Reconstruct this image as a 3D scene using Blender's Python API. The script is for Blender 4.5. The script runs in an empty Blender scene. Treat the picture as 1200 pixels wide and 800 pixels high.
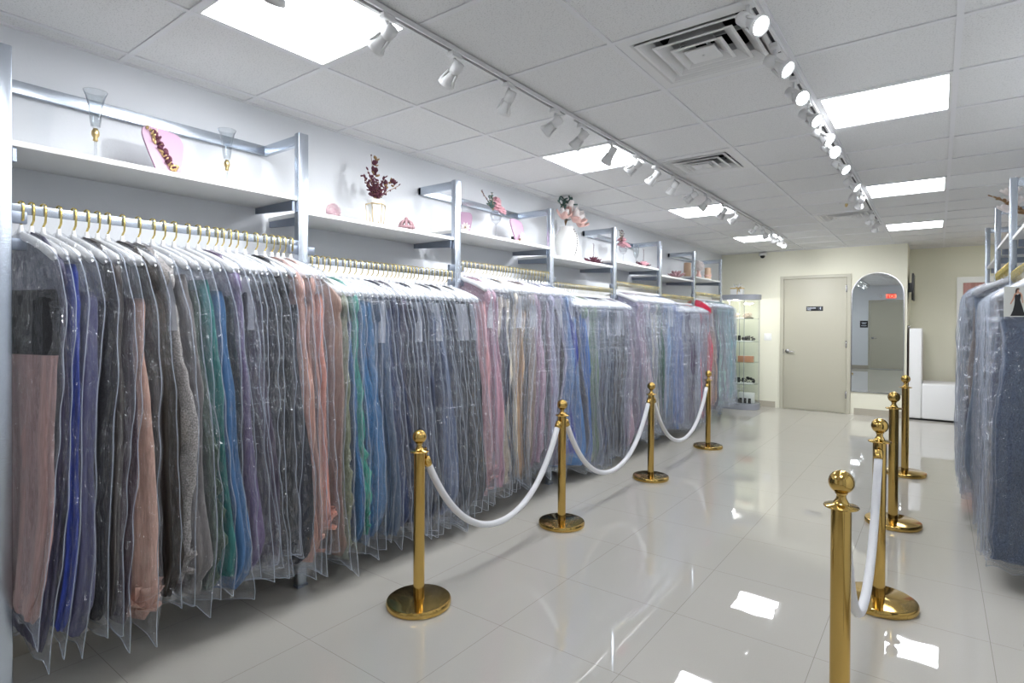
import bpy, bmesh, math, random
import numpy as np
from mathutils import Vector, Matrix
random.seed(7); rng = np.random.RandomState(11)
C = bpy.context.scene.collection
PI = math.pi
sc = bpy.context.scene
sc.view_settings.view_transform = 'Standard'; sc.view_settings.look = 'None'
sc.view_settings.gamma = 1; sc.view_settings.use_curve_mapping = False
sc.view_settings.exposure = .62
sc.cycles.transparent_max_bounces = 18
sc.cycles.max_bounces = 7
sc.cycles.use_adaptive_sampling = True; sc.cycles.adaptive_threshold = .03
sc.cycles.glossy_bounces = 4
sc.cycles.sample_clamp_indirect = 6
HC = 1.42; ZC = 2.64; T = 0.6096
XL, XR, YB, YA, YF = -3.11, 0.79, 10.40, 11.30, -0.60   # left wall, right wall, back wall, alcove wall, wall behind the viewer
GX0, GY0 = -0.549, 1.0436

# ------------------------------------------------------------------ materials
def srgb(c):
    if isinstance(c, str):
        c = c.lstrip('#'); c = [int(c[i:i+2], 16)/255 for i in (0, 2, 4)]
    return tuple((x/12.92 if x <= .04045 else ((x+.055)/1.055)**2.4) for x in c)
def new_mat(name):
    m = bpy.data.materials.new(name); m.use_nodes = True
    nt = m.node_tree; b = nt.nodes['Principled BSDF']; return m, nt, b
def pmat(name, col, rough=.5, metal=0, spec=.5, emis=None, es=1, bump=None, trans=0, ior=1.45, sheen=0, var=0, varscale=8):
    m, nt, b = new_mat(name); c = srgb(col)
    b.inputs['Base Color'].default_value = (*c, 1); b.inputs['Roughness'].default_value = rough
    b.inputs['Metallic'].default_value = metal; b.inputs['Specular IOR Level'].default_value = spec
    b.inputs['IOR'].default_value = ior
    if trans: b.inputs['Transmission Weight'].default_value = trans
    if sheen: b.inputs['Sheen Weight'].default_value = sheen
    if emis: b.inputs['Emission Color'].default_value = (*srgb(emis), 1); b.inputs['Emission Strength'].default_value = es
    tc = nt.nodes.new('ShaderNodeTexCoord')
    if var:
        n = nt.nodes.new('ShaderNodeTexNoise'); n.inputs['Scale'].default_value = varscale
        nt.links.new(tc.outputs['Object'], n.inputs['Vector'])
        mx = nt.nodes.new('ShaderNodeMix'); mx.data_type = 'RGBA'
        mx.inputs[6].default_value = (*[x*(1-var) for x in c], 1); mx.inputs[7].default_value = (*[min(1, x*(1+var)) for x in c], 1)
        nt.links.new(n.outputs['Fac'], mx.inputs[0]); nt.links.new(mx.outputs[2], b.inputs['Base Color'])
    if bump:
        sc_, st, stretch = bump
        mp = nt.nodes.new('ShaderNodeMapping'); mp.inputs['Scale'].default_value = stretch
        nt.links.new(tc.outputs['Object'], mp.inputs['Vector'])
        n = nt.nodes.new('ShaderNodeTexNoise'); n.inputs['Scale'].default_value = sc_; n.inputs['Detail'].default_value = 4
        nt.links.new(mp.outputs[0], n.inputs['Vector'])
        bp = nt.nodes.new('ShaderNodeBump'); bp.inputs['Strength'].default_value = st; bp.inputs['Distance'].default_value = .01
        nt.links.new(n.outputs['Fac'], bp.inputs['Height']); nt.links.new(bp.outputs[0], b.inputs['Normal'])
    return m
M = {}
M['wall_l'] = pmat('painted_wall_cool', (.86, .87, .885), .75, bump=(60, .08, (1, 1, 1)))
M['wall_b'] = pmat('painted_wall_greige', (.89, .88, .81), .7, bump=(70, .1, (1, 1, 1)))
M['base'] = pmat('baseboard_tile', (.68, .655, .60), .25)
M['door'] = pmat('door_paint', (.71, .695, .63), .45, bump=(300, .04, (1, 1, 1)))
M['alu'] = pmat('brushed_aluminium', (.76, .79, .83), .27, 1, bump=(30, .05, (1, 1, 10)))
M['alu_d'] = pmat('brushed_aluminium_bracket', (.58, .61, .66), .38, 1)
M['steel'] = pmat('satin_steel', (.72, .72, .73), .25, 1)
M['gold'] = pmat('polished_brass', (.80, .67, .39), .11, 1)
M['gold_hook'] = pmat('gilt_hook', (.93, .84, .52), .16, 1)
M['gold_pale'] = pmat('pale_gold', (.90, .80, .58), .28, 1)
M['shelf'] = pmat('white_laminate', (.86, .86, .85), .4)
M['rope'] = pmat('white_rope_sleeve', (.88, .88, .89), .7, bump=(400, .2, (1, 1, 1)))
M['plastic'] = pmat('white_hanger_plastic', (.86, .86, .86), .3)
M['fixture'] = pmat('white_fixture', (.86, .86, .86), .4)
M['track_d'] = pmat('track_slot', (.18, .18, .2), .5)
M['white'] = pmat('white_gloss', (.92, .92, .91), .3)
M['uphol'] = pmat('white_leatherette', (.90, .90, .90), .45, bump=(14, .15, (1, 1, 1)))
M['black'] = pmat('black_plastic', (.05, .05, .055), .35)
M['dark'] = pmat('dark_duct', (.10, .11, .13), .7)
M['brown'] = pmat('dark_brown_wood', (.23, .16, .12), .4)
M['led'] = pmat('light_panel', (1, 1, 1), .5, emis=(.965, .98, 1), es=10.3)
M['lens'] = pmat('lamp_lens', (1, 1, 1), .3, emis=(.96, .98, 1), es=16)
M['small_led'] = pmat('case_lamp', (1, 1, 1), .3, emis=(1, .95, .85), es=8)
M['red'] = pmat('exit_red', (.9, .5, .4), .4, emis=(1, .60, .50), es=1.6)
M['mirror'] = pmat('mirror_silver', (.90, .92, .92), .01, 1)
M['case'] = pmat('case_grey', (.56, .57, .60), .4)
M['paper'] = pmat('paper_insert', (.80, .80, .82), .6)
M['petal_p'] = pmat('pink_petal', (.86, .65, .69), .6, var=.12, varscale=60)
M['petal_l'] = pmat('blush_petal', (.87, .71, .68), .6, var=.10, varscale=50)
M['petal_w'] = pmat('white_petal', (.94, .91, .90), .6)
M['petal_d'] = pmat('burgundy_petal', (.36, .18, .24), .7, var=.3, varscale=60)
M['mauve'] = pmat('mauve_ceramic', (.68, .54, .56), .5)
M['leaf'] = pmat('eucalyptus_leaf', (.32, .43, .40), .6, var=.25, varscale=50)
M['twig'] = pmat('dried_twig', (.62, .50, .36), .8)
M['lilac'] = pmat('lilac_resin', (.73, .60, .69), .4)
M['wood'] = pmat('pale_wood', (.78, .66, .56), .6, var=.1)
M['cream'] = pmat('cream_fabric', (.86, .80, .72), .7)
M['tan'] = pmat('tan_card', (.72, .52, .40), .6, var=.2, varscale=90)
M['grey_orn'] = pmat('silver_beads', (.38, .37, .36), .35, .5, var=.5, varscale=120)
M['curtain'] = pmat('pink_curtain', (.74, .56, .54), .8)
M['signwhite'] = pmat('sign_lettering', (.85, .87, .92), .5)
M['skin'] = pmat('printed_skin', (.80, .60, .50), .6)
M['photo'] = pmat('photo_paper', (.83, .83, .80), .4)

def glass_mat(name, tint, gl=.9, rough=.02, base=.02):
    m, nt, b = new_mat(name); nt.nodes.remove(b); out = nt.nodes['Material Output']
    t = nt.nodes.new('ShaderNodeBsdfTransparent'); t.inputs[0].default_value = (*tint, 1)
    g = nt.nodes.new('ShaderNodeBsdfGlossy'); g.inputs['Roughness'].default_value = rough
    lw = nt.nodes.new('ShaderNodeLayerWeight'); lw.inputs[0].default_value = .5
    pw = nt.nodes.new('ShaderNodeMath'); pw.operation = 'POWER'; pw.inputs[1].default_value = 2.6; nt.links.new(lw.outputs['Facing'], pw.inputs[0])
    mr = nt.nodes.new('ShaderNodeMapRange'); mr.inputs[3].default_value = base; mr.inputs[4].default_value = gl
    mx = nt.nodes.new('ShaderNodeMixShader')
    nt.links.new(pw.outputs[0], mr.inputs[0]); nt.links.new(mr.outputs[0], mx.inputs[0])
    nt.links.new(t.outputs[0], mx.inputs[1]); nt.links.new(g.outputs[0], mx.inputs[2]); nt.links.new(mx.outputs[0], out.inputs[0])
    return m
M['glass'] = glass_mat('clear_glass', (.93, .945, .955), .9, .03, .05)
M['caseglass'] = glass_mat('display_case_glass', (.95, .975, .96), .7)
M['pinkglass'] = glass_mat('pink_glass', (.92, .80, .82), .8, .1, .12)

def bag_mat():
    m, nt, b = new_mat('clear_garment_film'); nt.nodes.remove(b); out = nt.nodes['Material Output']; L = nt.links.new
    tc = nt.nodes.new('ShaderNodeTexCoord')
    mp = nt.nodes.new('ShaderNodeMapping'); mp.inputs['Scale'].default_value = (20, 28, 4.2)
    L(tc.outputs['Object'], mp.inputs[0])
    n = nt.nodes.new('ShaderNodeTexNoise'); n.inputs['Scale'].default_value = 1.2; n.inputs['Detail'].default_value = 5; n.inputs['Roughness'].default_value = .65
    n.inputs['Distortion'].default_value = .8
    L(mp.outputs[0], n.inputs['Vector'])
    mp2 = nt.nodes.new('ShaderNodeMapping'); mp2.inputs['Scale'].default_value = (9, 12, 7); L(tc.outputs['Object'], mp2.inputs[0])
    v = nt.nodes.new('ShaderNodeTexVoronoi'); v.feature = 'DISTANCE_TO_EDGE'; v.inputs['Scale'].default_value = 1.5; L(mp2.outputs[0], v.inputs['Vector'])
    b1 = nt.nodes.new('ShaderNodeBump'); b1.inputs['Strength'].default_value = 1; b1.inputs['Distance'].default_value = .05; L(n.outputs['Fac'], b1.inputs['Height'])
    b2 = nt.nodes.new('ShaderNodeBump'); b2.inputs['Strength'].default_value = 1; b2.inputs['Distance'].default_value = .05; L(v.outputs['Distance'], b2.inputs['Height']); L(b1.outputs[0], b2.inputs['Normal'])
    n3 = nt.nodes.new('ShaderNodeTexNoise'); n3.inputs['Scale'].default_value = 17; n3.inputs['Detail'].default_value = 2; L(tc.outputs['Object'], n3.inputs['Vector'])
    b3 = nt.nodes.new('ShaderNodeBump'); b3.inputs['Strength'].default_value = 1; b3.inputs['Distance'].default_value = .035; L(n3.outputs['Fac'], b3.inputs['Height']); L(b2.outputs[0], b3.inputs['Normal']); b2 = b3
    t = nt.nodes.new('ShaderNodeBsdfTransparent'); t.inputs[0].default_value = (.965, .972, .985, 1)
    g = nt.nodes.new('ShaderNodeBsdfGlossy'); g.inputs['Roughness'].default_value = .09; g.inputs[0].default_value = (1, 1, 1, 1); L(b2.outputs[0], g.inputs['Normal'])
    d = nt.nodes.new('ShaderNodeBsdfDiffuse'); d.inputs[0].default_value = (.72, .77, .88, 1); L(b1.outputs[0], d.inputs['Normal'])
    tr = nt.nodes.new('ShaderNodeBsdfTranslucent'); tr.inputs[0].default_value = (.72, .77, .88, 1)
    dm = nt.nodes.new('ShaderNodeMixShader'); dm.inputs[0].default_value = .45; L(d.outputs[0], dm.inputs[1]); L(tr.outputs[0], dm.inputs[2])
    lw = nt.nodes.new('ShaderNodeLayerWeight'); lw.inputs[0].default_value = .5
    pw = nt.nodes.new('ShaderNodeMath'); pw.operation = 'POWER'; pw.inputs[1].default_value = 3.0; L(lw.outputs['Facing'], pw.inputs[0])
    hz = nt.nodes.new('ShaderNodeMath'); hz.operation = 'MULTIPLY_ADD'; hz.inputs[1].default_value = .17; hz.inputs[2].default_value = .022; L(pw.outputs[0], hz.inputs[0])
    m1 = nt.nodes.new('ShaderNodeMixShader'); L(hz.outputs[0], m1.inputs[0]); L(t.outputs[0], m1.inputs[1]); L(dm.outputs[0], m1.inputs[2])
    fl = nt.nodes.new('ShaderNodeLayerWeight'); fl.inputs[0].default_value = .5; L(b2.outputs[0], fl.inputs['Normal']); fr = nt.nodes.new('ShaderNodeMath'); fr.operation = 'POWER'; fr.inputs[1].default_value = 4; L(fl.outputs['Facing'], fr.inputs[0])
    fm = nt.nodes.new('ShaderNodeMath'); fm.operation = 'MULTIPLY_ADD'; fm.use_clamp = True; fm.inputs[1].default_value = .50; fm.inputs[2].default_value = .06; L(fr.outputs[0], fm.inputs[0])
    mn = nt.nodes.new('ShaderNodeMath'); mn.operation = 'MINIMUM'; mn.inputs[1].default_value = .6; L(fm.outputs[0], mn.inputs[0])
    m2 = nt.nodes.new('ShaderNodeMixShader'); L(mn.outputs[0], m2.inputs[0]); L(m1.outputs[0], m2.inputs[1]); L(g.outputs[0], m2.inputs[2])
    L(m2.outputs[0], out.inputs[0]); return m
M['bag'] = bag_mat()
def seam_mat():
    m, nt, b = new_mat('welded_film_seam'); nt.nodes.remove(b); out = nt.nodes['Material Output']; L = nt.links.new
    t = nt.nodes.new('ShaderNodeBsdfTransparent'); d = nt.nodes.new('ShaderNodeBsdfPrincipled')
    d.inputs['Base Color'].default_value = (.62, .68, .80, 1); d.inputs['Roughness'].default_value = .2
    mx = nt.nodes.new('ShaderNodeMixShader'); mx.inputs[0].default_value = .36
    L(t.outputs[0], mx.inputs[1]); L(d.outputs[0], mx.inputs[2]); L(mx.outputs[0], out.inputs[0]); return m
M['seam'] = seam_mat()

def floor_mat():
    m, nt, b = new_mat('polished_porcelain_tile'); L = nt.links.new
    g = nt.nodes.new('ShaderNodeNewGeometry'); s = nt.nodes.new('ShaderNodeSeparateXYZ'); L(g.outputs['Position'], s.inputs[0])
    def line(out, off):
        a = nt.nodes.new('ShaderNodeMath'); a.operation = 'ADD'; a.inputs[1].default_value = off; L(out, a.inputs[0])
        q = nt.nodes.new('ShaderNodeMath'); q.operation = 'PINGPONG'; q.inputs[1].default_value = T/2; L(a.outputs[0], q.inputs[0])
        r = nt.nodes.new('ShaderNodeMath'); r.operation = 'LESS_THAN'; r.inputs[1].default_value = .0012; L(q.outputs[0], r.inputs[0]); return r
    a = line(s.outputs[0], 1.02+T*10); c = line(s.outputs[1], -2.095+T*10)
    mx = nt.nodes.new('ShaderNodeMath'); mx.operation = 'MAXIMUM'; L(a.outputs[0], mx.inputs[0]); L(c.outputs[0], mx.inputs[1])
    n = nt.nodes.new('ShaderNodeTexNoise'); n.inputs['Scale'].default_value = 180; n.inputs['Detail'].default_value = 3; L(g.outputs['Position'], n.inputs['Vector'])
    cr = nt.nodes.new('ShaderNodeMix'); cr.data_type = 'RGBA'
    cr.inputs[6].default_value = (*srgb((.735, .72, .685)), 1); cr.inputs[7].default_value = (*srgb((.765, .75, .715)), 1); L(n.outputs['Fac'], cr.inputs[0])
    c2 = nt.nodes.new('ShaderNodeMix'); c2.data_type = 'RGBA'; c2.inputs[7].default_value = (*srgb((.60, .585, .55)), 1)
    L(cr.outputs[2], c2.inputs[6]); L(mx.outputs[0], c2.inputs[0]); L(c2.outputs[2], b.inputs['Base Color'])
    b.inputs['Roughness'].default_value = .02; b.inputs['IOR'].default_value = 1.95; b.inputs['Specular IOR Level'].default_value = .7
    n2 = nt.nodes.new('ShaderNodeTexNoise'); n2.inputs['Scale'].default_value = 3.5; n2.inputs['Detail'].default_value = 2; L(g.outputs['Position'], n2.inputs['Vector'])
    bp = nt.nodes.new('ShaderNodeBump'); bp.inputs['Strength'].default_value = .025; bp.inputs['Distance'].default_value = .02; L(n2.outputs['Fac'], bp.inputs['Height']); L(bp.outputs[0], b.inputs['Normal'])
    return m
M['floor'] = floor_mat()
def tile_mat():
    m, nt, b = new_mat('mineral_fibre_tile'); L = nt.links.new
    g = nt.nodes.new('ShaderNodeNewGeometry')
    n = nt.nodes.new('ShaderNodeTexNoise'); n.inputs['Scale'].default_value = 170; n.inputs['Detail'].default_value = 2; L(g.outputs['Position'], n.inputs['Vector'])
    r = nt.nodes.new('ShaderNodeValToRGB'); r.color_ramp.elements[0].position = .34; r.color_ramp.elements[0].color = (*srgb((.79, .79, .79)), 1)
    r.color_ramp.elements[1].position = .44; r.color_ramp.elements[1].color = (*srgb((.88, .88, .88)), 1)
    L(n.outputs['Fac'], r.inputs[0]); L(r.outputs[0], b.inputs['Base Color']); b.inputs['Roughness'].default_value = .9
    bp = nt.nodes.new('ShaderNodeBump'); bp.inputs['Strength'].default_value = .25; bp.inputs['Distance'].default_value = .003; L(n.outputs['Fac'], bp.inputs['Height']); L(bp.outputs[0], b.inputs['Normal'])
    return m
M['tile'] = tile_mat()
M['grid'] = pmat('ceiling_grid_white', (.87, .87, .88), .5)

FAB = {}
def fabric(name, col, kind='smooth'):
    key = (name, kind)
    if key in FAB: return FAB[key]
    m, nt, b = new_mat('fabric_'+name.replace(' ', '_')+'_'+kind); L = nt.links.new; c = srgb(col)
    tc = nt.nodes.new('ShaderNodeTexCoord'); n = nt.nodes.new('ShaderNodeTexNoise'); n.inputs['Detail'].default_value = 4
    mp = nt.nodes.new('ShaderNodeMapping'); L(tc.outputs['Object'], mp.inputs[0]); L(mp.outputs[0], n.inputs['Vector'])
    mx = nt.nodes.new('ShaderNodeMix'); mx.data_type = 'RGBA'
    v = {'smooth': .10, 'lace': .45, 'sequin': .6, 'tulle': .2}[kind]
    mp.inputs['Scale'].default_value = {'smooth': (30, 30, 3), 'lace': (45, 45, 45), 'sequin': (160, 160, 160), 'tulle': (40, 40, 6)}[kind]
    mx.inputs[6].default_value = (*[x*(1-v) for x in c], 1); mx.inputs[7].default_value = (*[min(1, x*(1+v)+.01) for x in c], 1)
    st = nt.nodes.new('ShaderNodeMapRange'); st.inputs[1].default_value = .4; st.inputs[2].default_value = .6; L(n.outputs['Fac'], st.inputs[0])
    L(st.outputs[0], mx.inputs[0]); L(mx.outputs[2], b.inputs['Base Color'])
    b.inputs['Roughness'].default_value = {'smooth': .48, 'lace': .8, 'sequin': .3, 'tulle': .85}[kind]
    if kind == 'sequin': b.inputs['Metallic'].default_value = .35
    b.inputs['Sheen Weight'].default_value = .25 if max(c) > .12 else .03
    bp = nt.nodes.new('ShaderNodeBump'); bp.inputs['Strength'].default_value = .5 if kind != 'smooth' else .25; bp.inputs['Distance'].default_value = .006
    L(n.outputs['Fac'], bp.inputs['Height']); L(bp.outputs[0], b.inputs['Normal'])
    FAB[key] = m; return m

# ------------------------------------------------------------------ helpers
class MB:
    def __init__(s): s.v = []; s.f = []; s.mi = []; s.sm = []
    def add(s, v, f, mi=0, sm=False):
        o = len(s.v); s.v += [tuple(map(float, p)) for p in v]; s.f += [tuple(i+o for i in q) for q in f]
        s.mi += [mi]*len(f); s.sm += [sm]*len(f); return s
    def box(s, x0, x1, y0, y1, z0, z1, mi=0, bev=0):
        if bev:
            bm = bmesh.new(); bmesh.ops.create_cube(bm, size=1)
            bmesh.ops.scale(bm, vec=(x1-x0, y1-y0, z1-z0), verts=bm.verts); bmesh.ops.translate(bm, vec=((x0+x1)/2, (y0+y1)/2, (z0+z1)/2), verts=bm.verts)
            bmesh.ops.bevel(bm, geom=bm.edges[:], offset=bev, segments=3, affect='EDGES', profile=.5)
            bm.verts.index_update(); vs = [v.co[:] for v in bm.verts]; fs = [[v.index for v in f.verts] for f in bm.faces]; bm.free()
            return s.add(vs, fs, mi, True)
        v = [(x0,y0,z0),(x1,y0,z0),(x1,y1,z0),(x0,y1,z0),(x0,y0,z1),(x1,y0,z1),(x1,y1,z1),(x0,y1,z1)]
        return s.add(v, [(0,3,2,1),(4,5,6,7),(0,1,5,4),(1,2,6,5),(2,3,7,6),(3,0,4,7)], mi)
    def quad(s, a, b, c, d, mi=0): return s.add([a, b, c, d], [(0, 1, 2, 3)], mi)
    def lathe(s, prof, cx=0, cy=0, n=32, mi=0, sx=1, sy=1, cap=True):
        v = []; f = []
        for r, z in prof:
            for k in range(n): a = 2*PI*k/n; v.append((cx+r*sx*math.cos(a), cy+r*sy*math.sin(a), z))
        for i in range(len(prof)-1):
            for k in range(n): k2 = (k+1) % n; f.append((i*n+k, i*n+k2, (i+1)*n+k2, (i+1)*n+k))
        if cap: f.append(tuple(range(n))[::-1]); f.append(tuple((len(prof)-1)*n+k for k in range(n)))
        return s.add(v, f, mi, True)
    def tube(s, pts, r, n=10, mi=0, flat=None):
        pts = [Vector(p) for p in pts]; v = []; f = []
        rr = r if isinstance(r, (list, tuple)) else [r]*len(pts)
        up = None
        for i, p in enumerate(pts):
            t = (pts[min(i+1, len(pts)-1)]-pts[max(i-1, 0)]).normalized()
            if up is None: up = Vector((0, 1, 0)) if abs(t.y) < .9 else Vector((1, 0, 0))
            a = (up - t*up.dot(t)).normalized(); b = t.cross(a); up = a
            for k in range(n):
                an = 2*PI*k/n; ra, rb = (rr[i], rr[i]) if not flat else flat
                v.append(p + a*math.cos(an)*ra + b*math.sin(an)*rb)
        for i in range(len(pts)-1):
            for k in range(n): k2 = (k+1) % n; f.append((i*n+k, i*n+k2, (i+1)*n+k2, (i+1)*n+k))
        f.append(tuple(range(n))[::-1]); f.append(tuple((len(pts)-1)*n+k for k in range(n)))
        return s.add(v, f, mi, True)
    def ball(s, c, r, mi=0, n=16, sc_=(1, 1, 1)):
        pr = [(max(1e-4, math.sin(PI*i/(n//2+2)))*1, -math.cos(PI*i/(n//2+2))) for i in range(n//2+3)]
        o = len(s.v); s.lathe([(a, z) for a, z in pr], 0, 0, n, mi)
        for i in range(o, len(s.v)): x, y, z = s.v[i]; s.v[i] = (c[0]+x*r*sc_[0], c[1]+y*r*sc_[1], c[2]+z*r*sc_[2])
        return s
    def xf(s, mat, start=0):
        for i in range(start, len(s.v)): s.v[i] = tuple(mat @ Vector(s.v[i]))
        return s
    def build(s, name, mats, parent=None):
        me = bpy.data.meshes.new(name); me.from_pydata(s.v, [], s.f)
        if not isinstance(mats, (list, tuple)): mats = [mats]
        for m in mats: me.materials.append(m)
        me.polygons.foreach_set('material_index', s.mi); me.polygons.foreach_set('use_smooth', s.sm); me.update()
        o = bpy.data.objects.new(name, me); C.objects.link(o)
        if parent: o.parent = parent
        if any(s.sm) and not all(s.sm) or any(len(q) > 6 for q in s.f):
            pass
        return o
def autosmooth(o, deg=40):
    me = o.data; me.polygons.foreach_set('use_smooth', [True]*len(me.polygons))
    bm = bmesh.new(); bm.from_mesh(me)
    for e in bm.edges: e.smooth = not (len(e.link_faces) == 2 and e.calc_face_angle(0) > math.radians(deg))
    bm.to_mesh(me); bm.free(); return o
def tag(o, label=None, cat=None, group=None, kind=None):
    if label: o['label'] = label
    if cat: o['category'] = cat
    if group: o['group'] = group
    if kind: o['kind'] = kind
    return o
def thing(name, label, cat, loc=(0, 0, 0), group=None):
    o = bpy.data.objects.new(name, None); C.objects.link(o); o.location = loc; o.empty_display_size = .1
    return tag(o, label, cat, group)
def struct(name, mb, m): return tag(mb.build(name, m), kind='structure')
ORD = ['first','second','third','fourth','fifth','sixth','seventh','eighth','ninth','tenth','eleventh','twelfth','thirteenth','fourteenth','fifteenth','sixteenth','seventeenth','eighteenth','nineteenth','twentieth'] + ['twenty-'+a for a in ['first','second','third','fourth','fifth','sixth','seventh','eighth','ninth']] + ['thirtieth']+ ['thirty-'+a for a in ['first','second','third','fourth','fifth','sixth','seventh','eighth','ninth']]

# ------------------------------------------------------------------ camera
f_, th, pi_, ro, cy = 666.2, .643, -.0075, -.0048, -17.28
fw = Vector((-math.sin(th), math.cos(th), 0)); rt = Vector((math.cos(th), math.sin(th), 0)); up = Vector((0, 0, 1))
Fv = fw*math.cos(pi_)+up*math.sin(pi_); Uv = up*math.cos(pi_)-fw*math.sin(pi_)
Rv = rt*math.cos(ro)-Uv*math.sin(ro); U2 = rt*math.sin(ro)+Uv*math.cos(ro)
cam = bpy.data.cameras.new('camera'); co = bpy.data.objects.new('camera', cam); C.objects.link(co)
cam.sensor_width = 36; cam.sensor_fit = 'HORIZONTAL'; cam.lens = 36*f_/1200; cam.shift_y = cy/1200; cam.clip_start = .05
mw = Matrix((( Rv.x, U2.x, -Fv.x, 0), (Rv.y, U2.y, -Fv.y, 0), (Rv.z, U2.z, -Fv.z, HC), (0, 0, 0, 1)))
co.matrix_world = mw; sc.camera = co
def px(x, y, z):      # where a point of the room lands in the frame, used only to read colours off the colour list
    p = Vector((x, y, z-HC)); d = p.dot(Fv); return 600+f_*p.dot(Rv)/d

# ------------------------------------------------------------------ room shell
b = MB(); b.box(XL-.1, 2.7, YF-.1, YA+.1, -.1, 0); struct('floor', b, M['floor'])
b = MB(); b.box(XL-.12, XL, YF-.1, YB+.1, 0, ZC+.3); struct('wall_left', b, M['wall_l'])
YE = 9.55; XE = 2.6
b = MB(); b.box(XR, XR+.12, YF-.1, YE, 0, ZC+.3); struct('wall_right', b, M['wall_l'])
b = MB(); b.box(XR+.12, XE, YE-.12, YE, 0, ZC+.3); struct('wall_alcove_front', b, M['wall_b'])
b = MB(); b.box(XE, XE+.12, YE-.12, YA+.12, 0, ZC+.3); struct('wall_alcove_right', b, M['wall_b'])
b = MB(); b.box(XL, XR, YF-.12, YF, 0, ZC+.3); struct('wall_front', b, M['wall_l'])
XC = -.372
b = MB(); b.box(XL, XC, YB, YA+.1, 0, ZC+.3); struct('wall_back', b, M['wall_b'])
b = MB(); b.box(XC, XE, YA, YA+.12, 0, ZC+.3); struct('wall_alcove', b, M['wall_b'])
# baseboards
b = MB(); b.box(XL, -2.20, YB-.012, YB, 0, .10); b.box(-1.05, XC+.012, YB-.012, YB, 0, .10); b.box(XC, XC+.012, YB, YA, 0, .10); struct('baseboard_back', b, M['base'])
b = MB(); b.box(XC, XE, YA-.012, YA, 0, .10); struct('baseboard_alcove', b, M['base'])
b = MB(); b.box(XL, XL+.012, YF, YB-.012, 0, .10); struct('baseboard_left', b, M['base'])
b = MB(); b.box(XR-.012, XR, YF, YE, 0, .10); struct('baseboard_right', b, M['base'])
# ceiling : tiles + grid in one structure, open above the diffusers and light panels
vents = [(-1, 2), (-2, 5), (-1, 10)]          # cell (column, row)
lights = [(-3, r) for r in (0, 4, 8, 12)] + [(0, r) for r in (0, 4, 8, 12)] + [(3, 14)]  # last cell is an unseen panel, added to brighten the alcove
b = MB()
for i in range(-6, 6):
    for j in range(-4, 18):
        if (i, j) in vents or (i, j) in lights: continue
        x0, x1, y0, y1 = GX0+i*T, GX0+(i+1)*T, GY0+j*T, GY0+(j+1)*T
        x0, x1, y0, y1 = max(x0, XL), min(x1, XE if y0 > YE-.3 else XR), max(y0, YF), min(y1, YA)
        if x1-x0 < .01 or y1-y0 < .01: continue
        z = ZC+.006; q = .010
        b.quad((x0+q, y0+q, z), (x0+q, y1-q, z), (x1-q, y1-q, z), (x1-q, y0+q, z), 0)
for i in range(-5, 6):
    x = GX0+i*T
    if XL < x < XE: b.box(x-.012, x+.012, YF if x < XR else YE, YA, ZC, ZC+.03, 1)
for j in range(-3, 18):
    y = GY0+j*T
    if YF < y < YA: b.box(XL, XE if y > YE else XR, y-.012, y+.012, ZC+.0004, ZC+.03, 1)
b.box(XL, XL+.02, YF, YA, ZC-.001, ZC+.03, 1); b.box(XR-.02, XR, YF, YE, ZC-.001, ZC+.03, 1); b.box(XL, XC+.02, YB-.02, YB, ZC-.001, ZC+.03, 1)
b.box(XC, XE, YA-.02, YA, ZC-.001, ZC+.03, 1)
b.box(XC, XC+.02, YB-.02, YA, ZC-.001, ZC+.03, 1)
b.box(XL-.1, XE+.1, YF-.1, YA+.1, ZC+.42, ZC+.5, 2)
struct('ceiling', b, [M['tile'], M['grid'], M['dark']])

# ------------------------------------------------------------------ ceiling lights and diffusers
Lside = ['leftmost and nearest square panel light above the gown rail', 'square panel light over the left track, second from the viewer', 'square panel light over the left track, third from the viewer', 'farthest square panel light of the left row, by the camera dome']
Rside = ['square panel light right of the second track, just above the frame', 'nearest and largest lit panel light right of the second track', 'middle lit panel light in the row right of the second track', 'farthest lit panel light in the row right of the second track', 'added unseen panel light that brightens the alcove, hidden right of the gowns']
for k, (i, j) in enumerate(lights):
    x0, y0 = GX0+i*T+.012, GY0+j*T+.012; w = T-.024
    lab = Lside[k] if k < 4 else Rside[k-4]
    t = thing('ceiling_light', lab, 'ceiling light', (x0+w/2, y0+w/2, ZC), 'square ceiling panel lights')
    h = w/2; q = .014
    b = MB()
    for a in ((-h, h, -h, -h+q), (-h, h, h-q, h), (-h, -h+q, -h+q, h-q), (h-q, h, -h+q, h-q)): b.box(a[0], a[1], a[2], a[3], .001, .04)
    b.build('frame', M['fixture'], t)
    MB().box(-h+q, h-q, -h+q, h-q, .008, .03).build('diffuser', M['led'], t)
vl = ['nearest and largest white square air diffuser beside the right track', 'white square air diffuser just right of the left track', 'farthest white air diffuser near the back wall']
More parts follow.
